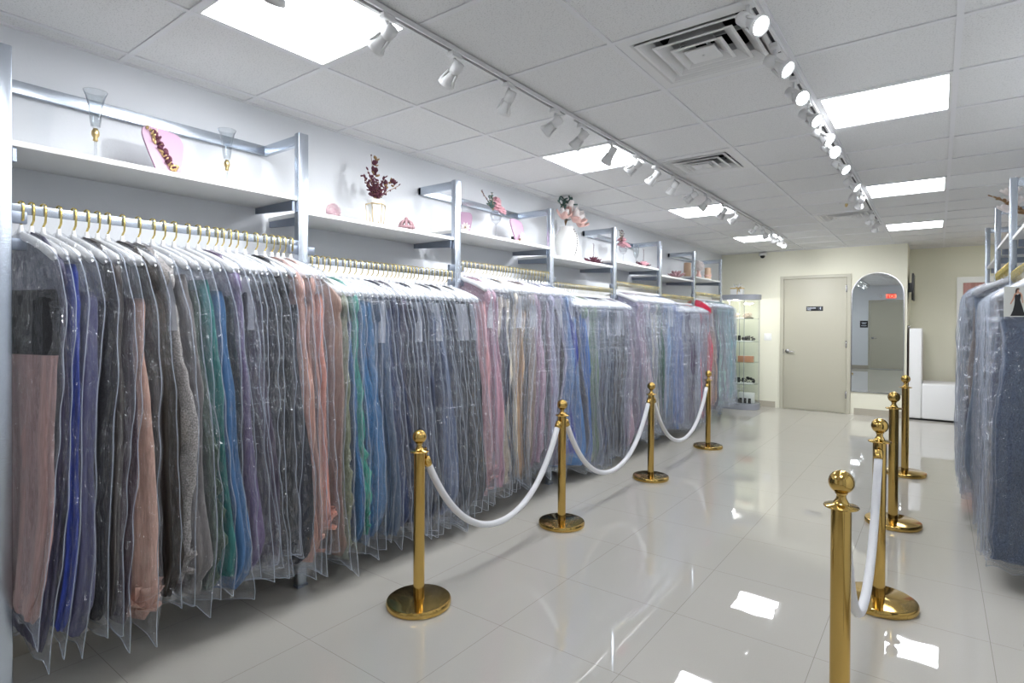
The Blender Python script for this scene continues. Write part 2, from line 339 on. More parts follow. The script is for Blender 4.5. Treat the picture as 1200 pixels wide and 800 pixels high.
for k, (i, j) in enumerate(vents):
    t = thing('air_diffuser', vl[k], 'air vent', (GX0+(i+.5)*T, GY0+(j+.5)*T, ZC), 'ceiling air diffusers')
    h = T/2-.013
    def ringmesh(pr):     # square louvre rings, profile of (half size, z)
        b = MB(); v = []; f = []
        for s_, z in pr: v += [(-s_, -s_, z), (s_, -s_, z), (s_, s_, z), (-s_, s_, z)]
        for a in range(len(pr)-1):
            for c in range(4): f.append((a*4+c, a*4+(c+1) % 4, a*4+4+(c+1) % 4, a*4+4+c))
        return b.add(v, f)
    o = ringmesh([(h, .02), (h, .001), (h-.045, .001), (h-.055, .008), (h-.075, .05), (h-.077, .10), (h-.080, .10), (h-.078, .052), (h-.058, .010), (h-.045, .003)]).build('frame', M['fixture'], t)
    for r1, dz in ((.232, .0), (.172, -.004), (.112, -.008)):
        o = ringmesh([(r1, dz-.002), (r1-.012, dz-.003), (r1-.020, dz+.003), (r1-.052, dz+.030), (r1-.060, dz+.060), (r1-.063, dz+.060), (r1-.056, dz+.031), (r1-.024, dz+.007), (r1, dz+.002), (r1, dz-.002)]).build('louver_ring', M['fixture'], t)
    b = MB(); b.box(-.066, .066, -.066, .066, -.014, -.006, bev=.003); b.lathe([(.006, -.018), (.006, -.013)], 0, 0, 10); b.build('centre_plate', M['fixture'], t)
    b = MB(); b.box(-.25, .25, -.004, .004, .056, .075); b.box(-.004, .004, -.25, .25, .056, .075); b.build('brace', M['fixture'], t)
    b = MB(); b.lathe([(.24, .08), (.24, .30)], 0, 0, 32, cap=False); b.quad((-h, -h, .30), (-h, h, .30), (h, h, .30), (h, -h, .30))
    for a in ((-h, -h, h, -h), (h, -h, h, h), (h, h, -h, h), (-h, h, -h, -h)): b.quad((a[0], a[1], .05), (a[2], a[3], .05), (a[2], a[3], .30), (a[0], a[1], .30))
    b.build('duct', M['dark'], t)
# fire sprinkler plate between tracks
t = thing('sprinkler_head', 'small round ceiling sprinkler between the two tracks near the right track', 'sprinkler', (-.75, 6.62, ZC+.006))
MB().lathe([(.06, 0), (.055, -.008), (.02, -.012)], n=24).build('cover_plate', M['fixture'], t)
MB().lathe([(.012, -.012), (.014, -.03), (.006, -.045)], n=12).build('nozzle', M['gold_pale'], t)

# ------------------------------------------------------------------ lighting tracks
def track(name_lab, x, y0, y1, joints):
    t = thing('lighting_track', name_lab, 'light track', (x, 0, ZC), 'ceiling lighting tracks')
    b = MB(); zt = -.0005
    b.box(-.018, -.008, y0, y1, zt-.020, zt); b.box(.008, .018, y0, y1, zt-.020, zt); b.box(-.008, .008, y0, y1, zt-.004, zt)
    b.build('rail', M['fixture'], t)
    b = MB(); b.box(-.0078, .0078, y0+.01, y1-.01, zt-.012, zt-.0045); b.build('conductor_slot', M['track_d'], t)
    b = MB(); b.box(-.019, .019, y0-.03, y0+.001, zt-.022, zt); b.build('end_cap', M['fixture'], t)
    b = MB(); b.box(-.019, .019, y1-.001, y1+.03, zt-.022, zt); b.build('end_cap', M['fixture'], t)
    for j in joints:
        b = MB(); b.box(-.0185, .0185, j-.05, j+.05, zt-.0215, zt-.0205+.001); b.build('joint_cover', M['fixture'], t)
TX1, TX2 = -1.735, -.572
track('left lighting track with white spot heads over the gown rail side', TX1, -.1, 8.75, [2.86, 5.4])
track('right lighting track with lit round spot heads aimed right', TX2, 1.2, 8.05, [2.78, 5.1])
def build_spot(aim, emit_cap):
    t = thing('track_spotlight', 'x', 'spotlight')
    b = MB(); b.box(-.016, .016, -.030, .030, -.044, -.0205, bev=.003)
    for q in (-.035, -.041): b.box(-.0175, .0175, -.032, .032, q, q+.003)
    b.build('adapter', M['fixture'], t)
    MB().tube([(0, 0, -.044), (0, 0, -.070), (0, 0, -.098)], .0065, 10).build('stem', M['fixture'], t)
    d = Vector(aim).normalized(); piv = Vector((0, 0, -.100))
    q = d.to_track_quat('Z', 'Y').to_matrix().to_4x4()
    Mx = Matrix.Translation(piv) @ q
    b = MB(); b.lathe([(.010, -.045), (.024, -.042), (.026, -.02), (.024, .012)], n=20)
    for k in range(3):
        a = 2*PI*k/3+.5; b.tube([(.024*math.cos(a), .024*math.sin(a), .008), (.030*math.cos(a), .030*math.sin(a), .035), (.036*math.cos(a), .036*math.sin(a), .060)], .006, 6)
    b.lathe([(.018, .012), (.024, .035), (.037, .058), (.039, .062), (.039, .076), (.033, .076), (.031, .068)], n=24, cap=False)
    b.xf(Mx); b.build('lamp_head', M['fixture'], t)
    b = MB(); b.lathe([(.001, .0665), (.033, .0665), (.033, .069), (.001, .0725)], n=24, cap=False); b.xf(Mx); b.build('lens', M['lens'], t)
    return t, d
def copy_tree(o, parent=None):
    c = o.copy(); C.objects.link(c); c.parent = parent
    for ch in o.children: copy_tree(ch, c)
    return c
Y1 = [.30, .66, 1.03, 1.49, 1.88, 2.28, 2.71, 3.01, 3.40, 3.78, 4.13, 4.52, 4.96, 5.33, 5.86, 6.28, 7.09, 7.50, 7.95, 8.30, 8.56]
Y2 = [1.60, 2.21, 2.64, 3.05, 3.41, 3.80, 4.13, 4.60, 5.24, 5.66, 6.07, 7.08, 7.70]
def spots(x, ys, aim, side, jit, power, far=None):
    protos = []
    for v in range(3):
        a = Vector(aim)+Vector((jit*(v-1), jit*1.6*(v-1), jit*(1-v)*.6)); protos.append(build_spot(a, 1))
    fp = build_spot(far, 1); used = False
    for k, y in enumerate(ys):
        last = k >= len(ys)-4
        p, d = fp if last else protos[k % 3]
        o = p if (k < 3 or (last and not used)) else copy_tree(p); used = used or last
        o.location = (x, y, ZC)
        tag(o, f'white spot head on the {side} track, {ORD[k]} from the viewer', 'spotlight', f'spot heads on the {side} track')
        L = bpy.data.lights.new('spot_beam', 'SPOT'); L.energy = power*(.85 if last else 1); L.spot_size = math.radians(95); L.spot_blend = .9; L.shadow_soft_size = .03; L.color = (.95, .97, 1)
        lo = bpy.data.objects.new('spot_beam', L); C.objects.link(lo); lo.parent = o
        lo.location = Vector((0, 0, -.10)) + d*.082; lo.rotation_euler = d.to_track_quat('-Z', 'Y').to_euler()
spots(TX1, Y1, (-.80, .0, -.72), 'left', .12, 12, (.15, .85, -.55))
spots(TX2, Y2, (.70, -.35, -.62), 'right', .10, 11, (-.35, .8, -.62))

# ------------------------------------------------------------------ left rack
ZT = 2.42; PX = -2.73; PY = [.54+1.22*k for k in range(8)]; PW = .029
def rack_frame(x, ya, yb, wall, lab, zt=ZT, pair=True, sgn=1):
    """two posts joined by a flat top frame that returns to the wall; sgn=+1 when the wall lies on the -X side"""
    t = thing('rack_frame', lab, 'rack frame', (x, ya, 0), 'brushed aluminium rack frames')
    D = abs(wall-x); 
    for y in ([ya, yb] if pair else [ya]):
        yy = y-ya
        b = MB(); b.box(-.020, .020, yy-PW, yy+PW, .012, zt, bev=.003); o = b.build('post', M['alu'], t)
        b = MB(); b.box(-.022, .022, yy-PW-.002, yy+PW+.002, .0, .012); b.build('foot', M['alu_d'], t)
        s0 = -sgn*(D-.012); s1 = -sgn*.020
        b = MB(); b.box(min(s0, s1), max(s0, s1), yy-.012, yy+.012, zt-.058, zt-.002, bev=.002); b.build('arm', M['alu'], t)
        for zz in (1.80, 1.70):
            for q0, q1 in ((yy-PW-.045, yy-PW), (yy+PW, yy+PW+.045)):
                MB().box(-.012, .012, q0, q1, zz-.022, zz+.022, bev=.002).build('rail_bracket', M['alu_d'], t)
    if pair:
        s0 = -sgn*(D-.012); s1 = -sgn*(D-.036)
        b = MB(); b.box(min(s0, s1), max(s0, s1), -.012, yb-ya+.012, zt-.057, zt-.003, bev=.002); b.build('wall_bar', M['alu'], t)
    return t
rl = ['brushed metal rack frame at the left edge, around the two glass flutes', 'brushed metal rack frame around the pink rose goblet', 'brushed metal rack frame around the pink roses in clear glass', 'farthest rack frame on the left wall, beside the display case']
for k in range(4): rack_frame(PX, PY[2*k], PY[2*k+1], XL, rl[k])
HI = [k % 2 == 0 for k in range(7)]
bayname = ['two glass flutes', 'white geometric planter', 'pink rose goblet', 'white magnolia vase', 'roses in clear glass', 'burgundy succulent', 'white globe flower']
for k in range(7):
    y0, y1 = PY[k]+PW+.001, PY[k+1]-PW-.001; zt = 2.083 if HI[k] else 2.018
    t = thing('wall_shelf', f'white wall shelf between rack posts, holding the {bayname[k]}', 'shelf', (XL, y0, zt), 'white shelves over the left rail')
    b = MB(); b.box(.001, XL*-1+PX+.005, .0, y1-y0, -.022, 0, bev=.0015); b.build('board', M['shelf'], t)
    for yy in (.012, y1-y0-.012):
        b = MB()
        b.add([(.001, yy-.006, -.022), (.37, yy-.006, -.022), (.37, yy-.006, -.075), (.001, yy-.006, -.055), (.001, yy+.006, -.022), (.37, yy+.006, -.022), (.37, yy+.006, -.075), (.001, yy+.006, -.055)],
              [(0, 3, 2, 1), (4, 5, 6, 7), (0, 1, 5, 4), (1, 2, 6, 5), (2, 3, 7, 6), (3, 0, 4, 7)])
        b.build('shelf_bracket', M['alu_d'], t)
    zr = 1.850 if HI[k] else 1.770
    t = MB(); t.box(-.005, .005, 0, y1-y0, -.036, 0, bev=.001); o = t.build('hanging_rail', M['alu']); o.location = (PX, y0, zr)
    tag(o, f'flat metal hanging rail of gold hooks below the {bayname[k]}', 'rail', 'flat hanging rails of the left rack')

# ------------------------------------------------------------------ gowns
def petal(b, c, yaw, pitch, L_, W_, curl=.35, mi=0, cup=.25):
    """one thick cupped petal"""
    n, m_ = 6, 5; rows = []
    Rm = Matrix.Translation(c) @ Matrix.Rotation(yaw, 4, 'Z') @ Matrix.Rotation(-pitch, 4, 'Y')
    for th2 in (0, .0016):
        for i in range(n):
            s_ = i/(n-1); wv = W_*math.sin(PI*min(.98, .08+s_*.9))**.8
            for j in range(m_):
                q = (j/(m_-1)-.5)*2; rows.append(Rm @ Vector((L_*s_, wv*q*.5, curl*L_*s_*s_+cup*W_*q*q+th2)))
    f = []; o = n*m_
    for i in range(n-1):
        for j in range(m_-1): a = i*m_+j; f += [(a, a+1, a+m_+1, a+m_), (o+a, o+a+m_, o+a+m_+1, o+a+1)]
    bd = [i for i in range(m_)]+[i*m_+m_-1 for i in range(1, n)]+[(n-1)*m_+j for j in range(m_-2, -1, -1)]+[i*m_ for i in range(n-2, 0, -1)]
    for i in range(len(bd)): a, c2 = bd[i], bd[(i+1) % len(bd)]; f.append((a, o+a, o+c2, c2))
    b.add(rows, f, mi, True)
def hanger_meshes():
    # local origin: rail top centre; hanger arms along X (front = +X)
    b = MB()
    b.tube([(0, 0, -.088), (.001, 0, -.074), (.014, 0, -.058), (.0165, 0, -.030), (.0165, 0, -.002), (.012, 0, .0085), (0, 0, .0125), (-.012, 0, .0085), (-.0165, 0, -.002), (-.0165, 0, -.022)], .004, 8, flat=(.0044, .0021))
    hook = b.build('hook', M['gold_hook']).data
    b = MB(); n = 14; ring = 12; v = []; f = []
    N = 25
    for i in range(N):
        s_ = -1+2*i/(N-1); a = abs(s_)
        x = .212*s_; z = -.118 - .085*a**1.35 + .012*(a < .08)
        hh = .017+.007*a**3; ht = .0075+.0085*a**2
        if a > .93: k_ = math.sqrt(max(.02, 1-((a-.93)/.075)**2)); hh *= k_; ht *= k_
        for q in range(ring):
            an = 2*PI*q/ring; v.append((x, ht*math.cos(an), z+hh*math.sin(an)))
    for i in range(N-1):
        for q in range(ring): q2 = (q+1) % ring; f.append((i*ring+q, i*ring+q2, (i+1)*ring+q2, (i+1)*ring+q))
    f.append(tuple(range(ring))); f.append(tuple((N-1)*ring+q for q in range(ring))[::-1]); b.add(v, f, 0, True)
    b.lathe([(.016, -.115), (.013, -.098), (.0085, -.088), (.0085, -.078), (.005, -.076)], n=12, sy=.75)
    body = b.build('hanger', M['plastic']).data
    for o in list(C.objects):
        if o.name in ('hook', 'hanger'): bpy.data.objects.remove(o)
    return hook, body
HOOK, HANG = hanger_meshes()

def sines(n, kx, kz, amp):
    K = [(rng.uniform(-1, 1)*kx, rng.uniform(-1, 1)*kz, rng.uniform(0, 2*PI), amp*rng.uniform(.5, 1)/math.sqrt(n)) for _ in range(n)]
    return lambda x, z: sum(a*np.sin(p*x+q*z+r) for p, q, r, a in K)
def warp_fn(ya, yb, seed, SH=.30):
    yc = (ya+yb)/2; r = np.random.RandomState(seed); ph = r.uniform(0, 6, 6)
    def W(x, y, z, drop):      # x rel. to rail (+ towards aisle), y world, z world ; drop 0 at shoulders, 1 at the hem
        dy = drop*(.022*np.sin(5.1*y+2.1*z+ph[0])+.012*np.sin(12*y+3.7*z+ph[1])) + drop*x*.28*np.sin(4.3*y+1.1*z+ph[2]) + drop*.006*np.sin(30*y+5*z+ph[3])
        return y+dy+(y-yc)*.055*drop+x*SH*np.clip(drop*3+.6, 0, 1)
    return W
def loop_mesh(rows, n, name, mats, caps=True, mi=None):
    """rows: (R, n, 3) array"""
    R = rows.shape[0]; v = rows.reshape(-1, 3)
    i = np.arange(R-1)[:, None]*n; k = np.arange(n)[None, :]; k2 = (k+1) % n
    F = np.stack([i+k, i+k2, i+n+k2, i+n+k], -1).reshape(-1, 4)
    return v, F
def make_gown(rail_x, rail_z, y0, y1, sgn, W, name, col, kind, opt):
    """sgn=+1: aisle on the +X side. Slot y0..y1 on the rail."""
    yc = (y0[0]+y1[0])/2; hem = opt['hem']
    def slot(dr): dr = dr*dr*(3-2*dr); return ((y0[0]+y1[0])*(1-dr)+(y0[1]+y1[1])*dr)/2, ((y1[0]-y0[0])*(1-dr)+(y1[1]-y0[1])*dr)/2
    root = thing('bagged_gown', 'x', 'gown', (rail_x, yc, rail_z)); root.scale.x = opt.get('sx', 1)
    ho = bpy.data.objects.new('hanger', HANG); C.objects.link(ho); ho.parent = root
    hk = bpy.data.objects.new('hook', HOOK); C.objects.link(hk); hk.parent = ho
    ang = opt['ang']; ho.rotation_euler = (0, 0, ang if sgn > 0 else PI-ang*.7)
    # ---- gown body
    R = 46; top = rail_z-opt['top']; zs = top-(top-hem)*np.linspace(0, 1, R)**1.0
    fr = 13; sd = 11; bk = 5
    a1 = np.linspace(-PI/2, PI/2, fr); a2 = np.linspace(PI/2, 3*PI/2, bk)
    u = np.linspace(0, 1, sd+2)[1:-1]
    xi0 = np.concatenate([np.ones(fr), 1-2*u, -np.ones(bk), -1+2*u]); cx = np.concatenate([np.cos(a1), 0*u, np.cos(a2), 0*u]); sy_ = np.concatenate([np.sin(a1), 0*u+1, np.sin(a2), 0*u-1])
    n = len(xi0); rows = np.zeros((R, n, 3)); s_ = np.linspace(0, 1, R)
    drop = np.clip((rail_z-.2-zs)/1.25, 0, 1)
    tlen = np.clip((rail_z-.10-zs)/1.5, 0, 1)
    wst = opt['waist']
    aF = np.interp(tlen, [0, .06, .14, .30, .42, .7, .93, 1], [.10, .205, .195, wst+.04, wst+.06, .222*opt['flare'], .236*opt['flare'], .225*opt['flare']])
    if opt['sleeve']: aF = np.interp(s_, [0, .012, .035, .07, .12], [.085, .15, .205, .217, .21])*(s_ < .12)+aF*(s_ >= .12)
    aB = np.interp(s_, [0, .012, .035, .07, .3, .45, 1], [.085, .15, .20, .21, .15, .17, .20])
    g1 = sines(4, 0, 9, .018*opt['wav']); aF = aF+g1(0, zs)*np.clip(tlen*2, 0, 1)
    aF = np.minimum(aF, opt['front']-.012)
    ycv, hwv = slot(drop); yof = ycv-yc
    hb = np.minimum(hwv*.88, .055)*np.interp(tlen, [0, .05, .3, .5, 1], [.9, .9, .78, .9, 1])
    pl = sines(5, 0, 3, 1.0); pf = rng.randint(3, 6); ph = rng.uniform(0, 6); amp = opt['pleat']
    nz = sines(8, 60, 30, .004*opt['bump']); nz2 = sines(6, 110, 80, .003*opt['bump'])
    fold = .0085*amp*np.clip(tlen*1.6-.1, 0, 1)
    ang_l = np.cumsum(np.concatenate([[0], np.abs(np.diff(xi0))*.2*60+np.abs(np.diff(sy_))*.9]))
    for r in range(R):
        x = np.where(xi0 > 0, (aF[r]-hb[r])*np.maximum(xi0, 0), (aB[r]-hb[r])*np.minimum(xi0, 0))
        d = fold[r]*np.sin(pf*ang_l+ph+1.2*pl(0, zs[r]))+nz(x, zs[r]*np.ones(n))+nz2(x+sy_*.02, zs[r]*np.ones(n))
        if opt['ruffle']:
            q = np.clip((tlen[r]-opt['r0'])/.12, 0, 1); d = d+q*(.012*np.sin(34*zs[r]+3*np.sin(9*zs[r]+ang_l*.5)+ang_l)+.006*np.sin(80*zs[r]+ang_l*2))
        if opt['bunch'] and s_[r] > .86:      # the train folded up in the bottom of the bag
            d = d+.018*np.sin(40*zs[r]+ang_l*.8+ph)*(s_[r]-.86)/.14
        sq = 1.0 if s_[r] < .97 else math.sqrt(max(0.05, 1-((s_[r]-.97)/.031)**2))
        x = (x+cx*(hb[r]+d))*(1 if s_[r] < .9 else 1-.22*(s_[r]-.9)/.1*opt['hemr']); y = sy_*(hb[r]+d*.8)*sq
        y = np.clip(y, -hwv[r]*.97, hwv[r]*.97); x = np.minimum(x, opt['front']+.004)
        zz = np.full(n, zs[r])
        if r == 0: y = y*.6
        if opt['sleeve']: zz = zz-.080*np.abs(x/.212)**1.3*np.clip(1-(tlen[r]-.0)/.16, 0, 1)
        yw = W(x, yc+yof[r]+y, zz, drop[r])
        rows[r, :, 0] = sgn*x; rows[r, :, 1] = yw-yc; rows[r, :, 2] = zz-rail_z
    v, F = loop_mesh(rows, n, '', None)
    me = bpy.data.meshes.new('gown'); caps = [tuple(range(n)), tuple((R-1)*n+k for k in range(n))[::-1]]
    fl = [tuple(q) for q in F.tolist()]+caps
    if sgn > 0: fl = [q[::-1] for q in fl]
    me.from_pydata(v.tolist(), [], fl); me.polygons.foreach_set('use_smooth', [True]*len(fl))
    me.materials.append(fabric(name, col, kind))
    if opt['trim']:
        me.materials.append(fabric('black', '#17171c', 'lace')); mi = np.zeros(len(fl), int)
        cz = np.array([np.mean([v[i][2] for i in q[:2]]) for q in fl])
        mi[(cz > -.58)] = 1; me.polygons.foreach_set('material_index', mi.tolist())
    me.update(); go = bpy.data.objects.new('gown', me); C.objects.link(go); go.parent = root
    if opt['roll']:
        q = MB(); cz = hem-rail_z+.055
        for i in range(11):
            a = 2*PI*i/11; o = len(q.v); petal(q, (0, 0, 0), a, .5+.5*(i % 3), .085+.02*(i % 2), .075, .35); q.xf(Matrix.Translation((sgn*(.135+.03*math.cos(a)), 0, cz+.030*math.sin(a*1.3))) @ Matrix.Scale(min(1, hwv[-1]/.055), 4, (0, 1, 0)) @ Matrix.Rotation(sgn*.9, 4, 'Y'), o)
        dd = float(drop[-2]); q.v = [(x, float(W(abs(x), yc+yof[-2]+y, z+rail_z, dd))-yc, z) for x, y, z in q.v]
        q.build('folded_train', fabric(name, col, kind), root)
    # ---- bag
    R = 54; n = 30
    zb_top = rail_z-.092; zb_bot = hem-opt['slack']
    tt = np.linspace(0, 1, R); zs = zb_top-(zb_top-zb_bot)*(tt*.78+.22*tt**2)
    L = rail_z-zs
    e1 = sines(3, 0, 7, .014); e2 = sines(5, 0, 34, .007); fz = opt['front']
    aF = np.interp(L, [.092, .11, .14, .185, .205, .26, .6, 1.2, 1.7], [.018, .05, .15, .228, .246, .254, fz, fz+.004, fz+.010])
    aF = aF+(e1(0, zs)+e2(0, zs))*np.clip((L-.2)/.25, 0, 1)
    k_ = np.interp(L, [.18, .24], [0, 1]); aF = np.where(L > .18, np.maximum(aF, .226*k_+.2*(1-k_)), aF)
    aB = np.interp(L, [.092, .11, .14, .185, .205, .26, 1.7], [.018, .045, .14, .222, .232, .24, .25])
    drop = np.clip((L-.2)/1.25, 0, 1)
    ycv, hwv = slot(drop); yof = ycv-yc
    hb = np.minimum(hwv, .062)*np.interp(tt, [0, .03, .07, .9, .97, 1], [.4, .85, .98, .98, .6, .06])
    th_ = 2*PI*np.arange(n)/n; cs = np.sign(np.cos(th_))*np.abs(np.cos(th_))**.75; sn = np.sign(np.sin(th_))*np.abs(np.sin(th_))**.8
    w1 = sines(8, 60, 6, .0042); w2 = sines(8, 90, 60, .0050)
    rows = np.zeros((R, n, 3))
    for r in range(R):
        x = np.where(cs > 0, aF[r]*cs, aB[r]*cs)
        top_c = np.clip(1-(L[r]-.2)/.4, .35, 1)
        y = sn*hb[r]*(1-.0*np.abs(cs)) + (w1(x, zs[r]*np.ones(n))+top_c*w2(x, zs[r]*np.ones(n)))*np.clip(1-tt[r]**6, 0, 1)*(1-np.abs(cs)**6)*(1 if tt[r] > .05 else .2)
        y = np.clip(y, -hwv[r]*(1.02+.3*(top_c > .6)), hwv[r]*(1.02+.3*(top_c > .6)))
        z = zs[r]+(.004*np.sin(x*40+ph)+.008*np.sin(x*17+2*ph))*np.clip(1-abs(L[r]-.19)/.08, 0, 1)+(-.025*np.clip(x/.25, -1, 1)**2+.02*np.sin(x*25+ph))*np.clip((tt[r]-.93)/.07, 0, 1)
        rows[r, :, 0] = sgn*x; rows[r, :, 1] = W(x, yc+yof[r]+y, z, drop[r])-yc; rows[r, :, 2] = z-rail_z
    v, F = loop_mesh(rows, n, '', None); fl = [tuple(q) for q in F.tolist()]
    if sgn > 0: fl = [q[::-1] for q in fl]
    b = MB(); b.add(v.tolist(), fl, 0, True)
    edge = rows[3:, 0, :].copy(); edge[:, 0] += sgn*.0015
    b.tube([tuple(p) for p in edge[::1]], .0016, 5, 1)
    bot = [tuple(rows[-1, q, :]) for q in range(0, n//2+1, 2)]; b.tube(bot, .0016, 5, 1)
    b.build('garment_bag', [M['bag'], M['seam']], root)
    if opt['insert']:
        b = MB(); z0, z1 = -.47, -.23; yo = hwv[8]*.5
        pts = []
        for zz in (z1, (z0+z1)/2, z0):
            for x in (.06, .14, .222):
                pts.append((sgn*x, float(W(x, yc-yo, rail_z+zz, np.clip((-zz-.2)/1.25, 0, 1)))-yc, zz))
        f = []
        for i in range(2):
            for j in range(2): f.append((i*3+j, i*3+j+1, i*3+4+j, i*3+3+j))
        nn = len(pts); q2 = [(p[0], p[1]+.0012, p[2]) for p in pts]
        b.add(pts+q2, f+[tuple(i+nn for i in q)[::-1] for q in f]); b.build('paper_insert', M['paper'], root)
    return root

CT = [(20,'champagne','#b5a294','smooth'),(48,'dusty rose beige','#b0908a','smooth'),(72,'dusty rose','#a88682','smooth'),(88,'dark violet grey','#3f3c55','smooth'),(106,'royal blue','#0f2f8c','smooth'),(128,'slate violet','#4c4c6a','smooth'),(146,'black','#17171c','lace'),(162,'dark plum','#37202c','smooth'),(182,'blush beige','#c09a8a','smooth'),(198,'black beaded','#2a231c','sequin'),(212,'silver taupe','#9a9490','lace'),(225,'taupe grey','#6f6a68','smooth'),(239,'dark sage','#46584c','tulle'),(254,'teal','#256a68','smooth'),(272,'steel blue','#315c86','smooth'),(290,'muted purple','#655578','smooth'),(305,'dark grey','#46464e','lace'),(322,'charcoal','#2c2d34','tulle'),(342,'black','#131419','smooth'),(358,'black navy','#171b28','smooth'),(372,'blush','#c79a8a','smooth'),(388,'coral pink','#cf8a76','smooth'),(402,'warm taupe','#8c766c','smooth'),(415,'sage olive','#727860','tulle'),(430,'sea green','#3f9484','tulle'),(446,'denim blue','#2f608a','lace'),(462,'blue grey','#465a72','smooth'),(480,'navy','#1f2f56','smooth'),(495,'ink blue','#2b3149','smooth'),(510,'silver navy','#454c60','sequin'),(526,'slate blue','#4b5a7a','smooth'),(541,'charcoal','#2a2e36','lace'),(556,'black','#171a20','smooth'),(573,'dusty pink','#bc9094','smooth'),(590,'mauve pink','#a8818e','smooth'),(605,'ivory lace','#cdbfa8','lace'),(618,'tan','#a98a6a','smooth'),(630,'taupe','#85766e','smooth'),(641,'mauve lace','#9c8090','lace'),(655,'lavender grey','#8f8ba2','smooth'),(668,'cornflower blue','#4a74a6','smooth'),(681,'royal blue','#123682','smooth'),(691,'blue','#2f60a0','smooth'),(700,'moss green','#66805a','smooth'),(709,'slate blue','#4a5c80','smooth'),(718,'blue charcoal','#303c4e','smooth'),(728,'black brown','#30282a','sequin'),(738,'mauve grey','#7a7082','smooth'),(750,'rose mauve','#9c7f90','smooth'),(760,'pale pink','#bb9ea8','smooth'),(770,'cream','#beb4a0','smooth'),(778,'dark green','#14543f','smooth'),(786,'powder blue','#7496bc','smooth'),(795,'dusty blue','#5c74a0','smooth'),(803,'periwinkle','#7884b0','smooth'),(811,'plum','#482c54','smooth'),(818,'lavender grey','#80839c','smooth'),(826,'hot pink','#e42850','smooth'),(833,'dusty red','#b87478','smooth'),(841,'beige rose','#b09688','lace'),(849,'mint','#94c4b4','tulle'),(856,'pale teal','#7cacb0','smooth')]
def gown_opt(rail_z, kind, i):
    r = rng.rand(12)
    return dict(hem=rail_z-1.60+.10*(r[0]-.5)+(.06 if r[11] > .8 else 0), ang=.26+.14*(r[1]-.5), top=(.098 if r[2] >= .6 else .22+.14*r[3]), waist=.13+.05*r[4], flare=.93+.10*r[5], wav=.6+r[6],
                pleat=.8+1.0*r[7], bump={'smooth': .4, 'lace': 1.3, 'sequin': .8, 'tulle': 1.2}[kind], ruffle=kind == 'tulle', r0=.45+.25*r[8], bunch=r[9] < .45, hemr=r[10],
                sleeve=r[2] >= .6, slack=.012+.04*rng.rand(), front=.245+.025*rng.rand(), insert=rng.rand() < .2, trim=False, roll=False)
NEU = [('dark slate', '#363a48', 'smooth'), ('charcoal', '#26272c', 'smooth'), ('smoke grey', '#55565e', 'lace'), ('dark mauve', '#4a4252', 'smooth'), ('ink', '#1c2030', 'smooth'), ('dark taupe', '#4c4643', 'smooth')]  # dim filler gowns: shade of the gaps between named gowns put into colour
NEU2 = [('blue grey', '#62708c', 'smooth'), ('slate', '#465068', 'smooth'), ('lilac grey', '#807c92', 'lace'), ('dark mauve', '#544a5c', 'smooth'), ('silver grey', '#8a8c98', 'smooth')]
NG = 0
SP = {'near': .0}
for k in range(7):
    ya, yb = PY[k]+PW+.012, PY[k+1]-PW-.008
    cnt = [27, 29, 27, 28, 27, 28, 26][k]
    w = rng.uniform(.6, 1.4, cnt); ed = ya+np.concatenate([[0], np.cumsum(w)/w.sum()])*(yb-ya)
    asg = {}
    um = [px(PX+.25, (ed[i]+ed[i+1])/2+.07, 1.1) for i in range(cnt)]
    for q in CT:
        i = min(range(cnt), key=lambda j: abs(um[j]-q[0]))
        if abs(um[i]-q[0]) < 14 and i not in asg: asg[i] = q
    w = w*np.exp(rng.normal(0, .35, cnt))*np.array([(2.6 if k == 0 and asg[i][1] == 'royal blue' else 1.5) if i in asg else .6 for i in range(cnt)]); ed2 = ya+np.concatenate([[0], np.cumsum(w)/w.sum()])*(yb-ya)
    W = warp_fn(PY[k], PY[k+1], 3)
    zr = 1.850 if HI[k] else 1.770
    for i in range(cnt):
        y0, y1 = (ed[i]+.0012, ed2[i]+.0012), (ed[i+1]-.0012, ed2[i+1]-.0012)
        u = px(PX+.25, (y0[1]+y1[1])/2+.07, 1.1)
        c = asg.get(i) or min(CT, key=lambda q: abs(q[0]-u)); name, col, kind = c[1:]
        if i not in asg and rng.rand() < (.55 if k == 0 else .28): name, col, kind = NEU[rng.randint(len(NEU))] if k < 4 else NEU2[rng.randint(len(NEU2))]
        opt = gown_opt(zr, kind, i)
        if k == 0 and i == 0: opt.update(trim=True, top=.32, sleeve=False)
        if i in asg and name in ('champagne', 'blush beige', 'silver taupe', 'coral pink', 'blush', 'sea green', 'dusty pink', 'dusty rose beige'): opt['roll'] = True; opt['bunch'] = False
        g = make_gown(PX, zr, y0, y1, 1, W, name, col, kind, opt)
        tag(g, f'{name} bagged gown, {ORD[i]} from the near post, rail under the {bayname[k]}', 'gown', f'bagged gowns under the {bayname[k]}'); NG += 1

